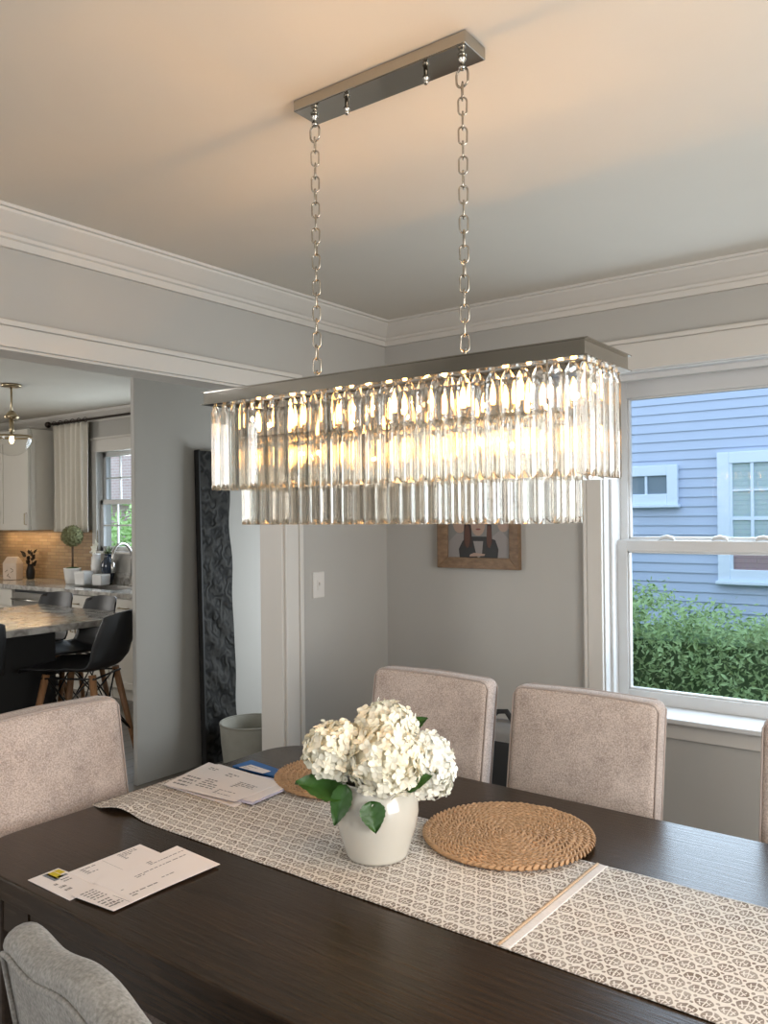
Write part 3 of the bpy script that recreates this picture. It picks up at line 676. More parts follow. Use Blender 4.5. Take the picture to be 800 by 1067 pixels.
for (sd, dp, z, R, sq, mt, lab, sd_), lv in zip(heads, leaves):
    base = vpt(sd * .12, dp * .2, VZ + .016); hp = vpt(sd, dp, z)
    r = thing('hydrangea', lab, 'flower', base, 0, 'hydrangeas in the vase')
    L_ = lambda p: tuple(Vector(p) - base)
    neck = vpt(sd * .30, dp * .4, VZ + .155)
    obj('stem', G().tube([L_(base), L_(vpt(sd * .2, dp * .3, VZ + .09)), L_(neck), L_(hp.lerp(neck, .5) + Vector((0, 0, .006))), L_(hp)], .0032, 8), 'stem', r)
    obj('bloom', bloom_mesh(R, sq, sd_), mt, r, L_(hp), fix=False)
    for p0, p1, w in lv:
        g = G(); leaf_geo(g, L_(vpt(*p0)), L_(vpt(*p1)), w, (CF * -.55 + Vector((0, 0, .8))), .012); obj('leaf', g, 'leaf', r, fix=False)

# ------------------------------------------------------------------ mail on the table
def sheet(name, corners, z, th, label, cat, group, marks=(), mat='paper', curl=0.0, mats=None, flap=None):
    c = Vector((sum(p[0] for p in corners) / 4, sum(p[1] for p in corners) / 4, z))
    P_ = [Vector((p[0], p[1], 0)) - Vector((c.x, c.y, 0)) for p in corners]
    def bil(u, v, dz=0.0):
        p = (P_[0] * (1 - u) + P_[3] * u) * (1 - v) + (P_[1] * (1 - u) + P_[2] * u) * v
        return (p.x, p.y, dz + curl * (u * u * v * v))
    g = G(); n = 6
    g.grid(lambda u, v: bil(u, v, th), n, n, 0, False); g.grid(lambda u, v: bil(u, v, 0), n, n, 0, False)
    ring = [(k / n, 0) for k in range(n)] + [(1, k / n) for k in range(n)] + [(1 - k / n, 1) for k in range(n)] + [(0, 1 - k / n) for k in range(n)]
    for k in range(len(ring)):
        a, b = ring[k], ring[(k + 1) % len(ring)]; g.add([bil(*a, 0), bil(*b, 0), bil(*b, th), bil(*a, th)], [(0, 1, 2, 3)], 0)
    for u0, u1, v0, v1, mi in marks: g.add([bil(u0, v0, th + .0003), bil(u1, v0, th + .0003), bil(u1, v1, th + .0003), bil(u0, v1, th + .0003)], [(0, 1, 2, 3)], mi)
    o = obj(name, g, mats or [mat, 'ink', 'yellow', 'greyink', 'paperlilac'], None, tuple(c), fix=False)
    return tag(o, label, cat, group)
rnd = random.Random(3)
def lines(u0, u1, v0, v1, n, mi=1, across='v', fill=.45):
    out = []
    for k in range(n):
        if across == 'v':      # rows stacked along u, running along v
            a0 = u0 + (u1 - u0) * k / n; a1 = a0 + (u1 - u0) / n * fill; v = v0
            while v < v1 - .01:
                w = rnd.uniform(.02, .07); e = min(v1, v + w); out.append((a0, a1, v, e, mi)); v = e + rnd.uniform(.008, .02)
                if rnd.random() < .12: break
        else:
            a0 = v0 + (v1 - v0) * k / n; a1 = a0 + (v1 - v0) / n * fill; u = u0
            while u < u1 - .01:
                w = rnd.uniform(.02, .07); e = min(u1, u + w); out.append((u, e, a0, a1, mi)); u = e + rnd.uniform(.008, .02)
                if rnd.random() < .12: break
    return out
GM = 'mail at the near left corner of the table'
sheet('envelope', [(-1.661, .926), (-1.662, .997), (-1.505, 1.005), (-1.504, .926)], TZ + .001, .0012, 'small envelope with yellow stamps at the left end of the front mail', 'envelope', GM,
      [(.04, .34, .40, .58, 3), (.05, .30, .50, .76, 2), (.04, .20, .78, .95, 2), (.24, .30, .6, .9, 3)] + lines(.42, .8, .25, .45, 3) + lines(.36, .5, .55, .8, 2))
sheet('envelope', [(-1.621, .997), (-1.622, 1.181), (-1.460, 1.174), (-1.463, .995)], TZ + .0026, .0012, 'long white envelope lying furthest back in the front mail', 'envelope', GM,
      lines(.08, .30, .10, .30, 4) + lines(.06, .3, .62, .88, 5) + [(.05, .9, .42, .424, 1)])
sheet('envelope', [(-1.515, .936), (-1.520, 1.110), (-1.388, 1.110), (-1.388, .948)], TZ + .0042, .0010, 'white window envelope half under the printed slip, nearest the table edge', 'envelope', GM,
      lines(.10, .5, .06, .24, 5) + lines(.55, .9, .04, .2, 4) + [(.55, .95, .255, .262, 1)] + lines(.75, .9, .1, .26, 2))
sheet('printed_slip', [(-1.527, .997), (-1.538, 1.222), (-1.380, 1.213), (-1.388, .995)], TZ + .0056, .0008, 'pale printed slip with lines of text lying on top of the front mail', 'paper', GM,
      lines(.10, .24, .55, .97, 3) + lines(.34, .44, .30, .92, 2) + lines(.56, .60, .05, .4, 1) + lines(.76, .90, .05, .75, 2) + lines(.68, .73, .45, .62, 1))
GB = 'mail pile on the runner'
sheet('letter', [(-1.905, 1.480), (-1.935, 1.660), (-1.640, 1.675), (-1.622, 1.476)], TZ + .0040, .0040, 'thick pale letter at the bottom of the mail pile', 'letter', GB)
sheet('letter', [(-1.890, 1.478), (-1.930, 1.672), (-1.600, 1.700), (-1.588, 1.510)], TZ + .0084, .0022, 'lilac edged letter in the middle of the mail pile', 'letter', GB, mat='paperlilac')
sheet('letter', [(-1.880, 1.492), (-1.925, 1.690), (-1.604, 1.672), (-1.598, 1.520)], TZ + .0110, .0018, 'white letter just beneath the top sheet of the mail pile', 'letter', GB)
sheet('letter', [(-1.903, 1.466), (-1.958, 1.680), (-1.637, 1.655), (-1.632, 1.488)], TZ + .0134, .0010, 'topmost printed sheet of the mail pile by the runner end', 'letter', GB,
      lines(.06, .26, .10, .5, 4, across='u') + lines(.32, .56, .2, .55, 5, across='u') + lines(.66, .9, .45, .72, 5, across='u') + lines(.62, .85, .12, .3, 4, across='u') + lines(.4, .55, .75, .9, 2, across='u') + lines(.12, .25, .8, .9, 2, across='u'))
fo = sheet('folder', [(-1.890, 1.716), (-1.885, 1.790), (-1.712, 1.768), (-1.700, 1.718)], TZ + .0010, .006, 'bright blue folder sticking out behind the mail pile', 'folder', None, mat='blue')
sheet('card', [(-1.858, 1.712), (-1.848, 1.752), (-1.752, 1.742), (-1.756, 1.712)], TZ + .0078, .0008, 'small printed card lying on the blue folder', 'card', None, lines(.05, .95, .2, .8, 3, across='u'))

# ------------------------------------------------------------------ upholstered dining chairs
def puff(x0, x1, y0, y1, z0, z1, lean=0.0, crown_=0.012, n=10, topbow=0.0, rad=.03):
    # soft slab: rounded box surface, front face slightly domed, leaned back with height
    g = G()
    def rb(u, v, face):
        return None
    import bmesh
    bm = bmesh.new(); bmesh.ops.create_cube(bm, size=1.0)
    for v in bm.verts: v.co = Vector(((x0 + x1) / 2 + v.co.x * (x1 - x0), (y0 + y1) / 2 + v.co.y * (y1 - y0), (z0 + z1) / 2 + v.co.z * (z1 - z0)))
    bmesh.ops.bevel(bm, geom=list(bm.edges), offset=rad, segments=4, profile=.5, affect='EDGES')
    bmesh.ops.subdivide_edges(bm, edges=[e for e in bm.edges if e.calc_length() > .08], cuts=n, use_grid_fill=True)
    for v in bm.verts:
        p = v.co; u = (p.x - (x0 + x1) / 2) / ((x1 - x0) / 2); w = (p.z - (z0 + z1) / 2) / ((z1 - z0) / 2)
        d = max(0, 1 - u * u) * max(0, 1 - w * w)
        s_ = 1 if p.y > (y0 + y1) / 2 else -1
        p.y += s_ * crown_ * d
        if w > 0: p.z += topbow * (1 - u * u) * w
        p.y -= lean * (p.z - z0)
    bm.verts.ensure_lookup_table(); bm.verts.index_update()
    g.add([tuple(v.co) for v in bm.verts], [tuple(v.index for v in f.verts) for f in bm.faces], 0, True); bm.free()
    return g
def dining_chair(label, mat, w=.452, h=1.0, group='upholstered chairs round the table', lean=.17, th=.075):
    r = thing('dining_chair', label, 'chair', (0, 0, 0), 0, group)           # faces +Y
    hw = w / 2
    obj('seat', puff(-hw + .03, hw - .03, -.21, .26, .37, .475, 0, 0, 6, .008, .022), mat, r)
    bk = obj('backrest', puff(-hw, hw, -.235 - th / 2, -.235 + th / 2, .40, h, lean, .010, 10, .006, .022), mat, r)
    # piping round the front and rear edges of the back
    for s_ in (1, -1):
        yy = -.235 + s_ * (th / 2 - .008); q = hw - .0015; pts = []
        for x, z in ((-q, .42), (-q, .7), (-q, h - .024), (-q + .012, h - .008), (-q + .03, h - .001), (0, h + .004), (q - .03, h - .001), (q - .012, h - .008), (q, h - .024), (q, .7), (q, .42)): pts.append((x, yy - lean * (z - .40), z))
        obj('piping', G().tube(pts, .0032, 6), 'piping' if mat == 'tweed' else mat, bk)
    for sx_ in (-1, 1):
        obj('leg', G().taper((sx_ * (hw - .058), .215, 0), (sx_ * (hw - .058), .215, .372), .016, .022), 'darkleg', r, bevel=.002)
        obj('leg', G().taper((sx_ * (hw - .058), -.265, 0), (sx_ * (hw - .058), -.205, .372), .016, .022), 'darkleg', r, bevel=.002)
    return r
# far side, facing the camera (-Y)
cA = dining_chair('beige upholstered dining chair behind the flowers, left of the two by the back wall', 'tweed')
cA.location = (-1.521, 1.945, 0); cA.rotation_euler = (0, 0, PI)
cB = dup(cA); cB.location = (-.982, 1.945, 0); cB['label'] = 'beige upholstered dining chair behind the large placemat, in front of the window corner'
cC = dup(cA); cC.location = (-.268, 1.945, 0); cC['label'] = 'beige upholstered dining chair cut off by the right picture edge below the window'
cE = dup(cA); cE.location = (-1.795, 1.2315, 0); cE.rotation_euler = (0, 0, -PI / 2); cE['label'] = 'beige upholstered dining chair at the left end of the table near the kitchen opening'
# near side: curved grey chair seen from behind
r = thing('dining_chair', 'grey brocade chair with a curved rolled back at the near left of the table', 'chair', (-.790, .627, 0), math.radians(-9))
def barrel(u, v, off):
    x = (u - .5) * 2; z = .40 + (.60 + .010 * math.cos(x * 5) - .012 * abs(x) ** 8) * v
    hw = .205; yb = -.03
    lean_ = -.10 * v
    return (x * hw, yb + lean_ + off, z)
obj('seat', puff(-.205, .205, .02, .42, .36, .47, 0, 0, 6, .008, .03), 'greyfab', r)
def shell(n=24, m_=16):
    g = G(); T = .050
    prof = []
    for k in range(m_ + 1): prof.append((0, k / m_))                       # outside, bottom to top
    vs_ = []; NP = 0
    for i in range(n + 1):
        u = i / n; ring = []
        for k in range(m_ + 1): ring.append(barrel(u, k / m_, 0))
        top = barrel(u, 1, 0)
        for k in range(1, 8): a = PI * k / 8; ring.append((top[0], top[1] + T / 2 - T / 2 * math.cos(a), top[2] + .020 * math.sin(a)))
        for k in range(m_ + 1): q = barrel(u, 1 - k / m_, T); ring.append((q[0], q[1], q[2]))
        NP = len(ring); vs_ += ring
    fs_ = [(i * NP + k, (i + 1) * NP + k, (i + 1) * NP + (k + 1) % NP, i * NP + (k + 1) % NP) for i in range(n) for k in range(NP)]
    fs_ += [tuple(range(NP)), tuple(n * NP + k for k in reversed(range(NP)))]
    return g.add(vs_, fs_, 0, True)
bk = obj('backrest', shell(), 'greyfab', r)
pts = [barrel(u / 24, .985, -.002) for u in range(25)]
pts = [barrel(0, v / 8, -.002) for v in range(1, 8)] + pts + [barrel(1, v / 8, -.002) for v in range(7, 0, -1)]
obj('piping', G().tube(pts, .004, 8), 'greyfab', bk)
for sx_ in (-1, 1):
    obj('leg', G().taper((sx_ * .17, .38, 0), (sx_ * .17, .38, .362), .014, .021), 'darkleg', r, bevel=.002)
    obj('leg', G().taper((sx_ * .16, -.03, 0), (sx_ * .16, .045, .362), .014, .021), 'darkleg', r, bevel=.002)

# ------------------------------------------------------------------ bag behind the chairs, picture, switch
b = thing('bag', 'dark bag with black straps standing behind the gap between two chairs', 'bag', (-1.61, 2.90, 0), .1)
obj('body', puff(-.13, .13, -.07, .07, .0, .68, 0, .015, 4, .02, .04), 'baggrey', b)
obj('flap', puff(-.12, .12, -.085, -.02, .30, .63, 0, .01, 3, .01, .02), 'bagblack', b)
obj('handle', G().tube([(-.06, 0, .66), (-.055, 0, .70), (-.02, 0, .735), (.02, 0, .74), (.05, 0, .70), (.06, 0, .66)], .011, 8), 'bagblack', b)
for x in (-.08, .08): obj('strap', G().tube([(x, -.075, .60), (x, -.095, .45), (x, -.10, .2), (x, -.085, .05)], .012, 8), 'bagblack', b)

PX0, PX1, PZ0, PZ1 = -2.024, -1.618, 1.294, 1.625
pf = thing('framed_photo', 'wooden framed portrait photo hanging on the back wall below the chandelier', 'picture', (-1.821, YB, PZ0))
x0, x1, zz = PX0 + 1.821, PX1 + 1.821, PZ1 - PZ0; fwid = .048
g = G()
for (a0, b0), (a1, b1), (a2, b2), (a3, b3) in (((x0, 0), (x1, 0), (x1 - fwid, fwid), (x0 + fwid, fwid)), ((x1, 0), (x1, zz), (x1 - fwid, zz - fwid), (x1 - fwid, fwid)), ((x1, zz), (x0, zz), (x0 + fwid, zz - fwid), (x1 - fwid, zz - fwid)), ((x0, zz), (x0, 0), (x0 + fwid, fwid), (x0 + fwid, zz - fwid))):
    q = [(a0, b0), (a1, b1), (a2, b2), (a3, b3)]; yy = (-.032, -.032, -.022, -.022)
    g.add([(q[k][0], yy[k], q[k][1]) for k in range(4)] + [(q[k][0], 0, q[k][1]) for k in range(4)], [(0, 1, 2, 3), (7, 6, 5, 4), (0, 4, 5, 1), (1, 5, 6, 2), (2, 6, 7, 3), (3, 7, 4, 0)])
obj('frame', g, 'frame', pf, bevel=.002)
g = G(); L0 = -.012
def flat(pts, mi, lay): g.add([(x, L0 - .0004 * lay, z) for x, z in pts], [tuple(range(len(pts)))], mi)
def ell(cx, cz, rx, rz, n=20): return [(cx + rx * math.cos(2 * PI * k / n), cz + rz * math.sin(2 * PI * k / n)) for k in range(n)]
flat([(x0 + .04, .04), (x1 - .04, .04), (x1 - .04, zz - .04), (x0 + .04, zz - .04)], 0, 0)
flat([(-.165, .045), (-.06, .045), (-.05, .10), (-.075, .15), (-.11, .155), (-.15, .12)], 4, 1)
flat([(.06, .045), (.15, .045), (.15, .13), (.11, .17), (.07, .14)], 4, 1)
flat(ell(-.095, .20, .035, .045), 1, 2); flat(ell(.125, .20, .03, .04), 1, 2)
flat([(-.095, .045), (.095, .045), (.10, .085), (.085, .125), (.04, .14), (-.05, .14), (-.08, .12), (-.10, .085)], 3, 2)
flat([(-.075, .10), (-.03, .09), (-.035, .20), (-.02, .25), (.03, .25), (.045, .2), (.04, .09), (.07, .11), (.065, .22), (.045, .28), (0, .29), (-.045, .28), (-.07, .22)], 2, 3)
flat(ell(-.055, .14, .014, .05), 5, 4); flat(ell(.055, .14, .013, .05), 5, 4)
flat([(-.025, .12), (.025, .12), (.018, .06), (0, .045), (-.01, .06)], 4, 4)
flat(ell(0, .195, .036, .052), 1, 5); flat(ell(.001, .172, .012, .004), 6, 6)
flat([(-.045, .052), (.03, .056), (.035, .064), (-.02, .069), (-.04, .062)], 1, 6)
obj('photo', g, ['photobg', 'skin', 'hair', 'cloth', 'shirt', 'hair2', 'lips'], pf, fix=False)

sw = thing('light_switch', 'white rocker light switch plate on the grey wall beside the opening', 'light switch', (XL, 2.608, 1.237))
obj('plate', G().box(0, .006, -.036, .036, -.055, .055), 'plate', sw, bevel=.003)
obj('toggle', G().box(.006, .009, -.011, .011, -.022, .022).box(.009, .016, -.005, .005, -.002, .012), 'plate', sw, bevel=.001)

# ------------------------------------------------------------------ hallway: tall dark panel and basket
tp = thing('wall_panel', 'tall narrow black embossed panel leaning on the grey hallway wall', 'panel', (-3.94, 3.42, 0))
def pnl(u, v):
    w = .252 + .03 * (1 - v) + .006 * math.sin(v * 23); y = -.128 + w * u + .004 * math.sin(v * 31) * (u > .5)
    return (.060 - .045 * v + .006 * math.sin(v * 60 + u * 9) * math.sin(u * PI), y, .012 + 1.93 * v)
g = G().grid(pnl, 14, 90); g.grid(lambda u, v: (pnl(u, v)[0] - .022, pnl(u, v)[1], pnl(u, v)[2]), 14, 90)
for e in (0, 1): g.grid(lambda u, v: (pnl(e, v)[0] - .022 * u, pnl(e, v)[1], pnl(e, v)[2]), 1, 90); g.grid(lambda u, v: (pnl(v, e)[0] - .022 * u, pnl(v, e)[1], pnl(v, e)[2]), 1, 14)
obj('panel', g, 'emboss', tp)
obj('edge_strip', G().add([(.085, -.132, .0), (.085, -.121, .0), (.040, -.121, 1.945), (.040, -.132, 1.945), (.05, -.132, 0), (.05, -.121, 0), (.006, -.121, 1.945), (.006, -.132, 1.945)], [(0, 1, 2, 3), (4, 5, 6, 7), (0, 3, 7, 4), (1, 2, 6, 5), (0, 1, 5, 4), (3, 2, 6, 7)]), 'blackbase', tp)
bs = thing('basket', 'round grey fabric basket on the floor in front of the black panel', 'basket', (-3.655, 3.475, 0)); bs.scale = (1.12, 1.12, 1.03)
obj('body', G().lathe([(.12, .0), (.145, .004), (.155, .06), (.165, .16), (.172, .27), (.168, .275), (.160, .27), (.150, .12), (.135, .03), (.001, .025)], 40), 'basket', bs)
obj('rim', G().tube([(.170 * math.cos(2 * PI * k / 40), .170 * math.sin(2 * PI * k / 40), .274) for k in range(40)], .006, 8, 0, True), 'basket', bs)

# ------------------------------------------------------------------ kitchen
KY = YK - .001
# upper cabinets
def upper(x0, x1, label):
    r = thing('upper_cabinet', label, 'cabinet', (x0, YK, 1.42), 0, 'white upper cabinets'); w = x1 - x0; d = .33; h = 1.01
    obj('body', G().box(0, w, -d + .02, -.001, 0, h - .06), 'cab', r, bevel=.003)
    obj('cornice', G().box(0, w + .005, -d - .012, -.001, h - .06, h), 'cab', r, bevel=.004)
    g = G().box(.004, w - .004, -d + .002, -d + .020, .004, h - .07)
    for a0, a1, b0, b1 in ((.004, .06, .004, h - .07), (w - .06, w - .004, .004, h - .07), (.06, w - .06, .004, .064), (.06, w - .06, h - .13, h - .07)): g.box(a0, a1, -d - .006, -d + .003, b0, b1)
    dr = obj('door', g, 'cab', r, bevel=.002)
    hx_ = w - .034
    obj('handle', G().tube([(hx_, -d - .006, .055), (hx_, -d - .03, .06), (hx_, -d - .03, .165), (hx_, -d - .006, .17)], .005, 8), 'brass', dr)
    g = G()
    for a0, a1, b0, b1 in ((-d + .02, -d + .07, 0, h - .06), (-.05, -.001, 0, h - .06), (-d + .07, -.05, 0, .05), (-d + .07, -.05, h - .12, h - .06)): g.box(w, w + .008, a0, a1, b0, b1)
    obj('end_panel', g, 'cab', r, bevel=.002)
upper(-8.24, -7.69, 'white upper kitchen cabinet with a panelled end next to the curtain')
upper(-8.80, -8.252, 'white upper kitchen cabinet at the far left, partly outside the picture')
g = G().box(-9.3, -7.02, YK - .012, YK, .912, 1.418); struct('trim_6', g, 'tile')
# worktop with sink, base cabinets, dishwasher
CF0 = 4.07
g = G().box(-9.3, -6.80, CF0 - .015, YK - .013, .87, .91).box(-6.10, -4.95, CF0 - .015, YK - .013, .87, .91).box(-6.80, -6.10, CF0 - .015, 4.20, .87, .91).box(-6.80, -6.10, 4.52, YK - .013, .87, .91)
wt = obj('worktop', g, 'quartz'); tag(wt, 'long grey stone kitchen worktop under the kitchen window', 'worktop')
obj('upstand', G().box(-7.0, -4.95, YK - .03, YK - .013, .911, 1.02), 'quartz', wt)
si = tag(obj('sink', G().box(-6.80, -6.10, 4.20, 4.52, .70, .705).box(-6.80, -6.795, 4.20, 4.52, .705, .905).box(-6.105, -6.10, 4.20, 4.52, .705, .905).box(-6.795, -6.105, 4.20, 4.205, .705, .905).box(-6.795, -6.105, 4.515, 4.52, .705, .905), 'steel'), 'steel kitchen sink sunk into the worktop below the faucet', 'sink')
def base_cab(x0, x1, label, doors=1, drawer=True, top=.868):
    r = thing('base_cabinet', label, 'cabinet', (x0, YK, 0), 0, 'white base cabinets'); w = x1 - x0; d = YK - CF0 - .02
    obj('body', G().box(.001, w - .001, -d + .02, -.03, .10, top).box(.001, w - .001, -d + .08, -.03, 0, .10), 'cab', r)
    zt = .70 if drawer else .86
    for k in range(doors):
        a, b_ = w * k / doors + .006, w * (k + 1) / doors - .006
        g = G().box(a, b_, -d + .004, -d + .02, .115, zt - .01)
        for q in ((a, a + .055, .115, zt - .01), (b_ - .055, b_, .115, zt - .01), (a + .055, b_ - .055, .115, .17), (a + .055, b_ - .055, zt - .065, zt - .01)): g.box(q[0], q[1], -d - .004, -d + .005, q[2], q[3])
        dd = obj('door', g, 'cab', r, bevel=.002)
        hx_ = b_ - .03 if k % 2 == 0 and doors > 1 else a + .03
        obj('handle', G().tube([(hx_, -d - .004, zt - .17), (hx_, -d - .03, zt - .165), (hx_, -d - .03, zt - .06), (hx_, -d - .004, zt - .055)], .005, 8), 'brass', dd)
    if drawer:
        dd = obj('drawer', G().box(.006, w - .006, -d - .004, -d + .02, .705, .858), 'cab', r, bevel=.003)
        obj('handle', G().tube([(w / 2 - .06, -d - .004, .785), (w / 2 - .06, -d - .03, .785), (w / 2 + .06, -d - .03, .785), (w / 2 + .06, -d - .004, .785)], .005, 8), 'brass', dd)
base_cab(-6.93, -6.09, 'white double door sink base cabinet under the kitchen sink', 2, True, .69)
base_cab(-6.085, -5.50, 'white base cabinet right of the sink, beside the hallway wall', 1)
base_cab(-5.495, -4.96, 'white base cabinet at the hidden right end of the worktop', 1)
base_cab(-8.15, -7.57, 'white base cabinet left of the dishwasher', 1)
dw = thing('dishwasher', 'steel dishwasher built in under the worktop left of the sink', 'dishwasher', (-7.565, YK, 0)); d = YK - CF0 - .02
obj('body', G().box(0, .63, -d + .02, -.03, .0, .866), 'black', dw)
dr = obj('door', G().box(.006, .624, -d - .002, -d + .02, .11, .838), 'steel', dw, bevel=.004)
obj('handle', G().tube([(.05, -d, .775), (.05, -d - .04, .775), (.58, -d - .04, .775), (.58, -d, .775)], .011, 8), 'steel', dr)
fa = thing('faucet', 'steel gooseneck faucet standing behind the kitchen sink', 'faucet', (-6.36, 4.57, .91))
obj('base', G().lathe([(.028, 0), (.028, .01), (.018, .02), (.018, .09)], 16), 'steel', fa)
obj('spout', G().tube([(0, 0, .08), (0, 0, .26)] + [(.02 * 0, -.10 + .10 * math.cos(a), .26 + .13 * math.sin(a)) for a in [PI * k / 10 for k in range(1, 11)]] + [(0, -.20, .22)], .012, 10), 'steel', fa)
obj('spray_head', G().tube([(0, -.20, .22), (0, -.20, .13)], [.015, .017], 10), 'steel', fa)
obj('lever', G().tube([(.018, 0, .06), (.05, 0, .075), (.085, -.01, .11)], .006, 8), 'steel', fa)
# curtain and rod
cu = thing('curtain', 'white linen curtain panel hanging left of the kitchen window', 'curtain', (-7.35, YK - .09, 1.40))
def ct(u, v):
    x = -.30 + .60 * u; return (x * (1 - .03 * math.sin(v * PI)), .022 * math.sin(u * 2 * PI * 6.5) + .006 * math.sin(u * 31 + v * 3), 1.07 * v)
obj('panel', G().grid(ct, 110, 24), 'linen', cu, solid=.003, fix=False)
for k in range(6): x = -.27 + k * .108; obj('ring', G().tube([(x, .022 * math.cos(2 * PI * j / 12), 1.093 + .022 * math.sin(2 * PI * j / 12)) for j in range(12)], .003, 6, 0, True), 'rod', cu)
rd = thing('curtain_rod', 'dark bronze curtain rod with a ball finial above the kitchen window', 'curtain rod', (-7.70, YK - .09, 2.49))
obj('pole', G().tube([(0, 0, 0), (3.0, 0, 0)], .012, 10), 'rod', rd)
obj('finial', G().ball((-.04, 0, 0), .032, 12, 8).lathe([(.02, -.004), (.02, .004)], 10, (0, 0, 0)), 'rod', rd)
for x in (.06, 2.9): obj('bracket', G().box(x - .008, x + .008, 0, .089, -.01, .01).box(x - .02, x + .02, .08, .089, -.04, .04), 'rod', rd)
# topiary
tz = .911
to = thing('topiary', 'ball shaped boxwood topiary in a white pot on the worktop', 'plant', (-7.08, 4.42, tz))
obj('pot', G().lathe([(.05, 0), (.062, .003), (.072, .06), (.081, .14), (.083, .15), (.077, .15), (.068, .06), (.05, .02), (.001, .02)], 32), 'whitepot', to)
obj('moss', G().ball((0, 0, .135), .074, 16, 8, 0, (1, 1, .35)), 'leaf', to)
obj('stem', G().tube([(0, 0, .13), (.004, 0, .25), (-.003, .003, .38)], [.011, .009, .010], 8), 'bark', to)
def leafball(g, c, R, n, s_, rnd):
    for i in range(n):
        z = 1 - 2 * (i + .5) / n; rr = math.sqrt(1 - z * z); th = i * 2.39996
        nn = Vector((rr * math.cos(th), rr * math.sin(th), z)); q = (nn + Vector([rnd.uniform(-.5, .5) for _ in range(3)])).normalized()
        a = q.orthogonal().normalized(); b_ = q.cross(a); sp = rnd.uniform(0, 6.3); d = a * math.cos(sp) + b_ * math.sin(sp); e = q.cross(d)
        p = Vector(c) + nn * R * rnd.uniform(.9, 1.06)
        g.add([p - d * s_, p + e * s_ * .55 + q * s_ * .2, p + d * s_ + q * s_ * .3, p - e * s_ * .55 + q * s_ * .2], [(0, 1, 2, 3)], 0, False)
g = G(); leafball(g, (0, 0, .455), .096, 700, .014, random.Random(5)); g.ball((0, 0, .455), .088, 16, 10); obj('foliage', g, 'box', to, fix=False)
def canister(x, y, w, h, label):
    r = thing('canister', label, 'canister', (x, y, tz), math.radians(12), 'white canisters')
    obj('body', G().taper((0, 0, 0), (0, 0, h), w * .46, w * .5), 'whitepot', r, bevel=.012, seg=4)
    obj('rim', G().taper((0, 0, h), (0, 0, h + .004), w * .47, w * .47), 'whitepot', r, bevel=.002)
canister(-6.86, 4.40, .13, .125, 'square white canister standing next to the topiary pot')
canister(-6.66, 4.45, .125, .10, 'lower white canister under the dark blue jug, nearer the sink')
ju = thing('jug', 'round dark blue glazed jug standing behind the white canisters', 'jug', (-6.72, 4.565, tz))
obj('body', G().lathe([(.035, 0), (.045, .004), (.048, .05), (.06, .11), (.068, .17), (.06, .22), (.035, .25), (.032, .28), (.036, .285), (.030, .28), (.001, .27)], 28), 'navyglass', ju)
obj('handle', G().tube([(.035, 0, .27), (.075, 0, .26), (.085, 0, .20), (.064, 0, .15)], .006, 8), 'navyglass', ju)
g = G(); rq = random.Random(8)
for k in range(26):
    a = rq.uniform(0, 6.3); z = rq.uniform(.29, .37); rr = rq.uniform(.01, .06)
    leaf_geo(g, (0, 0, .28), (rr * math.cos(a), rr * math.sin(a), z), .010, (math.cos(a + 1), math.sin(a + 1), .8), .004)
sp_ = obj('herb_sprig', g, 'sage', None, (-6.72, 4.565, tz), fix=False); tag(sp_, 'sprig of grey green leaves growing out of the dark blue jug', 'sprig')
pi_ = thing('pitcher', 'small white pitcher behind the canisters, left of the blue jug', 'pitcher', (-6.90, 4.56, tz))
obj('body', G().lathe([(.035, 0), (.04, .004), (.046, .10), (.052, .17), (.040, .24), (.036, .27), (.042, .285), (.036, .285), (.001, .26)], 24), 'whitepot', pi_)
obj('handle', G().tube([(-.036, 0, .26), (-.075, 0, .25), (-.08, 0, .18), (-.05, 0, .13)], .006, 8), 'whitepot', pi_)
g = G()
for k in range(7):
    a = 2 * PI * k / 7; leaf_geo(g, (0, -.02, .33), (.05 * math.cos(a), -.035, .33 + .05 * math.sin(a)), .018, (0, -1, .2), .006)
for k in range(4): a = k * 1.7; leaf_geo(g, (.01, 0, .37), (.01 + .04 * math.cos(a), -.02, .38 + .04 * math.sin(a)), .016, (0, -1, .2), .006)
g.tube([(0, 0, .25), (0, -.02, .33)], .003, 6)
tag(obj('white_flower', g, 'petalw', None, (-6.90, 4.56, tz), fix=False), 'white blossom standing in the small white pitcher', 'flower')
cp = thing('cup', 'small white footed cup by the sink on the worktop', 'cup', (-6.27, 4.55, tz))
obj('bowl', G().lathe([(.018, 0), (.02, .004), (.012, .012), (.026, .03), (.033, .065), (.030, .065), (.02, .03), (.001, .02)], 20), 'whitepot', cp)
cb_ = thing('bread_bag', 'cream patterned bag with a folded top at the left of the worktop', 'bag', (-8.13, 4.40, tz), .35)
obj('body', G().add([(-.085, -.05, 0), (.085, -.05, 0), (.085, .05, 0), (-.085, .05, 0), (-.088, -.052, .17), (.088, -.052, .17), (.088, .052, .17), (-.088, .052, .17), (-.07, -.012, .235), (.07, -.012, .235), (.07, .012, .235), (-.07, .012, .235)],
    [(3, 2, 1, 0), (0, 1, 5, 4), (1, 2, 6, 5), (2, 3, 7, 6), (3, 0, 4, 7), (4, 5, 9, 8), (5, 6, 10, 9), (6, 7, 11, 10), (7, 4, 8, 11), (8, 9, 10, 11)]), 'canister', cb_, bevel=.008, seg=3)
g = G()
for x, z, rz_ in ((-.04, .09, .6), (.03, .11, -.5), (.035, .085, .5), (-.02, .05, .8), (.0, .03, -.7)):
    c_, n_ = math.cos(rz_) * .018, math.sin(rz_) * .018; g.tube([(x - c_, -.053, z - n_), (x + c_, -.053, z + n_)], .0025, 5)
obj('print', g, 'bark', cb_)
dp_ = thing('dried_plant', 'dark dried leaf sprigs standing behind the cream bag', 'plant', (-8.04, 4.54, tz))
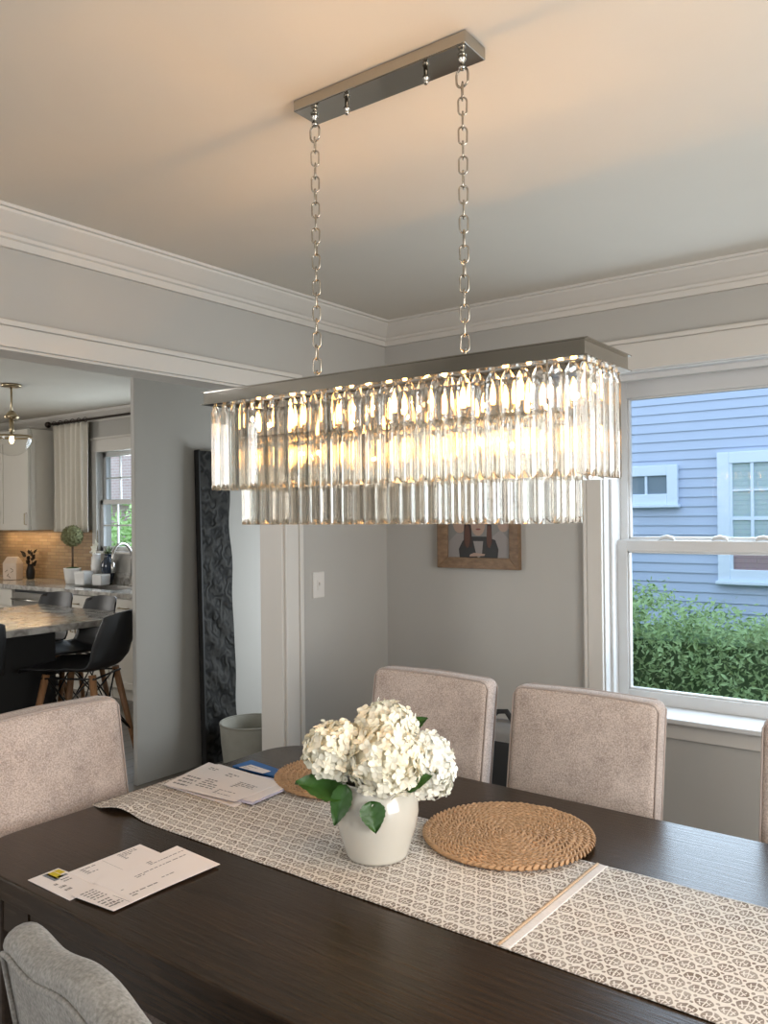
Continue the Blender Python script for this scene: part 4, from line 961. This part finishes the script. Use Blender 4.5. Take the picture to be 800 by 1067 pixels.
obj('jar', G().lathe([(.03, 0), (.04, .01), (.045, .08), (.03, .13), (.026, .15), (.03, .155), (.001, .14)], 18), 'black', dp_)
g = G(); rq = random.Random(4)
for k in range(30):
    a = rq.uniform(0, 6.3); z = rq.uniform(.16, .31); rr = rq.uniform(.02, .10)
    leaf_geo(g, (rr * .5 * math.cos(a), rr * .5 * math.sin(a), z - .04), (rr * math.cos(a), rr * math.sin(a), z), .016, (math.cos(a + 1), math.sin(a + 1), .6), .008)
obj('sprigs', g, 'darkleaf', dp_, fix=False)
ul = bpy.data.lights.new('under_cabinet_lamp', 'AREA'); ul.shape = 'RECTANGLE'; ul.size = 1.0; ul.size_y = .03; ul.energy = 2.2; ul.color = (1, .72, .42)
o = bpy.data.objects.new('under_cabinet_lamp', ul); COL.objects.link(o); o.location = (-8.2, YK - .12, 1.41)
# pendant
pd = thing('pendant_lamp', 'clear glass globe pendant with a metal band hanging from the kitchen ceiling', 'lamp', (-6.10, 3.30, 2.17))
obj('canopy', G().lathe([(.075, ZK - 2.17), (.075, ZK - 2.185), (.068, ZK - 2.19), (.02, ZK - 2.195)], 24), 'brass', pd)
obj('stem', G().tube([(0, 0, ZK - 2.19), (0, 0, .16)], .008, 8), 'brass', pd)
obj('cap', G().lathe([(.02, .20), (.05, .165), (.055, .145), (.02, .14)], 20), 'brass', pd)
sh = obj('globe', G().lathe([(.05, .140)] + [(.150 * math.sin(a), .150 * math.cos(a)) for a in [.36 + (PI - .36) * k / 16 for k in range(17)]], 32, (0, 0, 0), 0, True, False), 'thinglass', pd)
obj('band', G().lathe([(.1515, -.008), (.1515, .008), (.149, .008), (.149, -.008), (.1515, -.008)], 40, caps=False), 'brass', sh)
so = obj('socket', G().lathe([(.015, .15), (.018, .06), (.014, .02)], 14), 'brass', pd)
obj('bulb', G().lathe([(.008, .02), (.016, -.01), (.018, -.03), (.010, -.05), (.001, -.055)], 14), 'filament', so)
# island
IX0, IX1, IY0, IY1 = -5.62, -4.42, .9, 3.25
isl = thing('kitchen_island', 'kitchen island with grey stone top on a black base', 'island', ((IX0 + IX1) / 2, (IY0 + IY1) / 2, 0)); a, b_ = (IX1 - IX0) / 2, (IY1 - IY0) / 2
obj('countertop', G().box(-a, a, -b_, b_, .868, .91), 'quartz', isl, bevel=.005)
obj('base', G().box(-a + .04, a - .14, -b_ + .05, b_ - .52, .09, .867).box(-a + .09, a - .19, -b_ + .1, b_ - .57, 0, .09), 'blackbase', isl, bevel=.004)
for x in (-a + .045, a - .185):
    for sy in (0, 1):
        y = -b_ + .06 + sy * (2 * b_ - .64) * .5; obj('panel', G().box(x - .012, x + .052 - .04, y, y + (2 * b_ - .64) * .5 - .06, .16, .80), 'blackbase', isl, bevel=.004)
# moulded stools
def stool(label):
    r = thing('bar_stool', label, 'stool', (0, 0, 0), 0, 'black moulded stools round the island')          # faces +Y
    prof = [(.235, .655), (.215, .672), (.12, .660), (0, .650), (-.10, .652), (-.165, .672), (-.205, .720), (-.235, .80), (-.262, .90), (-.280, .985), (-.284, 1.0)]
    wid = [.19, .215, .235, .24, .24, .235, .23, .225, .215, .20, .185]
    def fn(u, v):
        k = v * (len(prof) - 1); i = min(int(k), len(prof) - 2); f = k - i
        y, z = (prof[i][j] * (1 - f) + prof[i + 1][j] * f for j in (0, 1)); w = wid[i] * (1 - f) + wid[i + 1] * f
        x = (u - .5) * 2; b_ = min(1, max(0, (v - .35) / .35)); lift = .045 * abs(x) ** 2.5 * (1 - b_) * min(1, v * 3); fwd = .075 * abs(x) ** 2.2 * b_ * (1 - .4 * max(0, v - .7))
        drop = .025 * abs(x) ** 4 * max(0, v - .8) / .2
        return (x * w, y + fwd, z + lift - drop)
    obj('shell', G().grid(fn, 18, 40), 'black', r, solid=.008, fix=False, sub=0)
    for sx_ in (-1, 1):
        for sy in (-1, 1):
            obj('leg', G().tube([(sx_ * .135, sy * .12, .64), (sx_ * .225, sy * .215, 0)], [.019, .011], 10), 'legwood', r)
    g = G()
    for p, q in (((.135, .12, .64), (-.19, .18, .24)), ((-.135, .12, .64), (.19, .18, .24)), ((.135, -.12, .64), (-.19, -.18, .24)), ((-.135, -.12, .64), (.19, -.18, .24)), ((.135, .12, .63), (.19, -.18, .24)), ((.135, -.12, .63), (.19, .18, .24)), ((-.135, .12, .63), (-.19, -.18, .24)), ((-.135, -.12, .63), (-.19, .18, .24))): g.tube([p, q], .0045, 6)
    for p, q in (((.15, .14, .62), (-.15, .14, .62)), ((.15, -.14, .62), (-.15, -.14, .62)), ((.15, .14, .62), (.15, -.14, .62)), ((-.15, .14, .62), (-.15, -.14, .62))): g.tube([p, q], .006, 6)
    obj('strut', g, 'wire', r)
    return r
s0 = stool('black moulded stool with wooden legs turned out beside the island, nearest the hallway')
s0.location = (-4.32, 2.75, 0); s0.rotation_euler = (0, 0, math.radians(120)); s0.scale = (1.08, 1.16, 1)
s1 = dup(s0); s1.scale = (1, 1, 1); s1.location = (-5.43, 3.05, 0); s1.rotation_euler = (0, 0, PI); s1['label'] = 'black moulded stool behind the island below the topiary, showing only its back'
s2 = dup(s0); s2.scale = (1, 1, 1); s2.location = (-4.91, 3.05, 0); s2.rotation_euler = (0, 0, PI - .1); s2['label'] = 'black moulded stool behind the island below the sink, just past the nearest stool'
s3 = dup(s0); s3.scale = (1, 1, 1); s3.location = (-4.42, 2.03, 0); s3.rotation_euler = (0, 0, PI / 2); s3['label'] = 'black moulded stool on the dining side of the island, at the left picture edge'

# ------------------------------------------------------------------ outside
struct('ground', G().box(-26, 14, YE, 24, -.75, -.65), 'grass')
hs = thing('neighbor_house', 'blue sided neighbouring house seen through the dining window', 'house', (-2.0, 9.0, -.65))
HX0, HX1 = -4.6, 8.0; g = G(); ex = .102; z = 0
rows = int(6.2 / ex)
for k in range(rows):
    za, zb = k * ex, (k + 1) * ex; g.add([(HX0 + 2, -.014, za), (HX1 + 2, -.014, za), (HX1 + 2, .0, zb), (HX0 + 2, .0, zb)], [(0, 1, 2, 3)]); g.add([(HX0 + 2, -.014, za), (HX1 + 2, -.014, za), (HX1 + 2, 0.0, za), (HX0 + 2, 0.0, za)], [(3, 2, 1, 0)])
g.box(HX0 + 2, HX1 + 2, .001, 6, 0, 6.2)
obj('siding', g, 'siding', hs, fix=False)
g = G(); g.add([(HX0 + 1.6, -.5, 6.0), (HX1 + 2.4, -.5, 6.0), (HX1 + 2.4, 3, 8.2), (HX0 + 1.6, 3, 8.2), (HX0 + 1.6, 6.5, 6.0), (HX1 + 2.4, 6.5, 6.0)], [(0, 1, 2, 3), (3, 2, 5, 4), (0, 3, 4), (1, 5, 2), (0, 4, 5, 1)]); obj('roof', g, 'roof', hs)
def hwin(x0, x1, z0, z1, cas, slots, name='window'):
    z0 += .65; z1 += .65; x0 += 2; x1 += 2
    g = G().box(x0, x0 + cas, -.06, -.012, z0, z1).box(x1 - cas, x1, -.06, -.012, z0, z1).box(x0 + cas, x1 - cas, -.06, -.012, z0, z0 + cas).box(x0 + cas, x1 - cas, -.06, -.012, z1 - cas, z1).box(x0 - .02, x1 + .02, -.09, -.012, z0 - .035, z0)
    f = obj('window', g, 'exttrim', hs, bevel=.006)
    for kind, a, b_, c, d_ in slots:
        obj('pane' if kind in ('blind', 'redblind', 'darkpane') else 'muntin', G().box(a + 2, b_ + 2, -.03 if kind != 'exttrim' else (-.05 if b_ - a < .1 else -.046), -.013, c + .65, d_ + .65), kind, f)
hwin(-3.56, -2.787, 1.62, 2.05, .115, [('darkpane', -3.44, -3.145, 1.735, 1.935), ('darkpane', -3.12, -2.905, 1.735, 1.935), ('exttrim', -3.145, -3.12, 1.735, 1.935)])
x0, x1 = -2.377, -1.03
hwin(x0, x1, .81, 2.155, .12, [('blind', x0 + .12, x1 - .12, 1.46, 2.035), ('blind', x0 + .12, x1 - .12, 1.25, 1.46), ('redblind', x0 + .12, x1 - .12, .93, 1.25), ('exttrim', x0 + .12, x1 - .12, 1.445, 1.48), ('exttrim', -2.05, -2.02, 1.25, 2.035), ('exttrim', -1.68, -1.645, .93, 2.035), ('exttrim', -1.38, -1.35, 1.25, 2.035), ('exttrim', x0 + .12, x0 + .15, .93, 2.035), ('exttrim', x0 + .12, x1 - .12, 1.745, 1.765)])
# hedge
def leafcloud(g, n, fn, s0_, s1_, rnd):
    for _ in range(n):
        p, nn = fn(); q = (nn + Vector([rnd.uniform(-.9, .9) for _ in range(3)])).normalized(); a = q.orthogonal().normalized(); b_ = q.cross(a); sp = rnd.uniform(0, 6.3); d = a * math.cos(sp) + b_ * math.sin(sp); e = q.cross(d); s_ = rnd.uniform(s0_, s1_)
        g.add([p - d * s_, p + e * s_ * .38 + q * s_ * .1, p + d * s_, p - e * s_ * .38 + q * s_ * .1], [(0, 1, 2, 3)], 0, False)
rh = random.Random(21); hgX0, hgX1, hgY0, hgY1, hgZ = -3.6, 1.6, 5.5, 6.5, .80
def hp_():
    x = rh.uniform(hgX0, hgX1)
    bump_ = .07 * math.sin(x * 5.1) + .05 * math.sin(x * 11.3 + 1)
    if rh.random() < .62:
        z = -.65 + (hgZ + .65 + bump_ * .6) * rh.random() ** .8; y = hgY0 + bump_ - .05 * math.sin(z * 13 + x * 7) + rh.uniform(-.03, .16); return Vector((x, y, z)), Vector((0, -1, .4))
    y = rh.uniform(hgY0, hgY1); z = hgZ + bump_ + rh.uniform(-.12, .05) + (.10 * rh.random() if rh.random() < .25 else 0); return Vector((x, y, z)), Vector((0, -.4, 1))
hd = thing('hedge', 'dense green leafy hedge growing outside below the dining window', 'hedge', (-1.0, 6.0, -.65))
g = G(); leafcloud(g, 30000, hp_, .014, .032, rh); g.xf(Matrix.Translation((1.0, -6.0, .65))); obj('foliage', g, 'hedgeleaf', hd, fix=False)
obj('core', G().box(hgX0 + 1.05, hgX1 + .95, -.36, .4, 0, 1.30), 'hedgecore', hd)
# beyond the kitchen window: brick house and tree
bh = thing('brick_house', 'red brick house standing beyond the kitchen window', 'house', (-16.5, 13.0, -.65))
obj('wall', G().box(-6, 2.8, 0, 5, 2.55, 6.5).box(-6, 2.8, .6, 5, 0, 2.55), 'brick', bh)
obj('roof', G().add([(-6.4, -.5, 6.5), (3.2, -.5, 6.5), (3.2, 2.5, 8.5), (-6.4, 2.5, 8.5), (-6.4, 5.4, 6.5), (3.2, 5.4, 6.5)], [(0, 1, 2, 3), (3, 2, 5, 4), (0, 3, 4), (1, 5, 2), (0, 4, 5, 1)]), 'roof', bh)
rt_ = random.Random(31)
for (x, y, z, R, lab) in ((-12.6, 9.3, 1.0, .95, 'leafy green tree outside the left part of the kitchen window'), (-10.9, 9.0, 1.1, .8, 'light green tree outside the right part of the kitchen window')):
    tr_ = thing('tree', lab, 'tree', (x, y, -.65), 0, 'trees beyond the kitchen window')
    def tp_():
        v = Vector([rt_.gauss(0, 1) for _ in range(3)]).normalized(); return Vector((0, 0, z + .65)) + v * R * rt_.uniform(.45, 1.0), v
    g = G(); leafcloud(g, 1500, tp_, .05, .10, rt_); obj('crown', g, 'treeleaf', tr_, fix=False)
    obj('trunk', G().tube([(0, 0, 0), (.03, 0, z * .6), (0, 0, z + .5)], [.09, .07, .04], 8), 'bark', tr_)
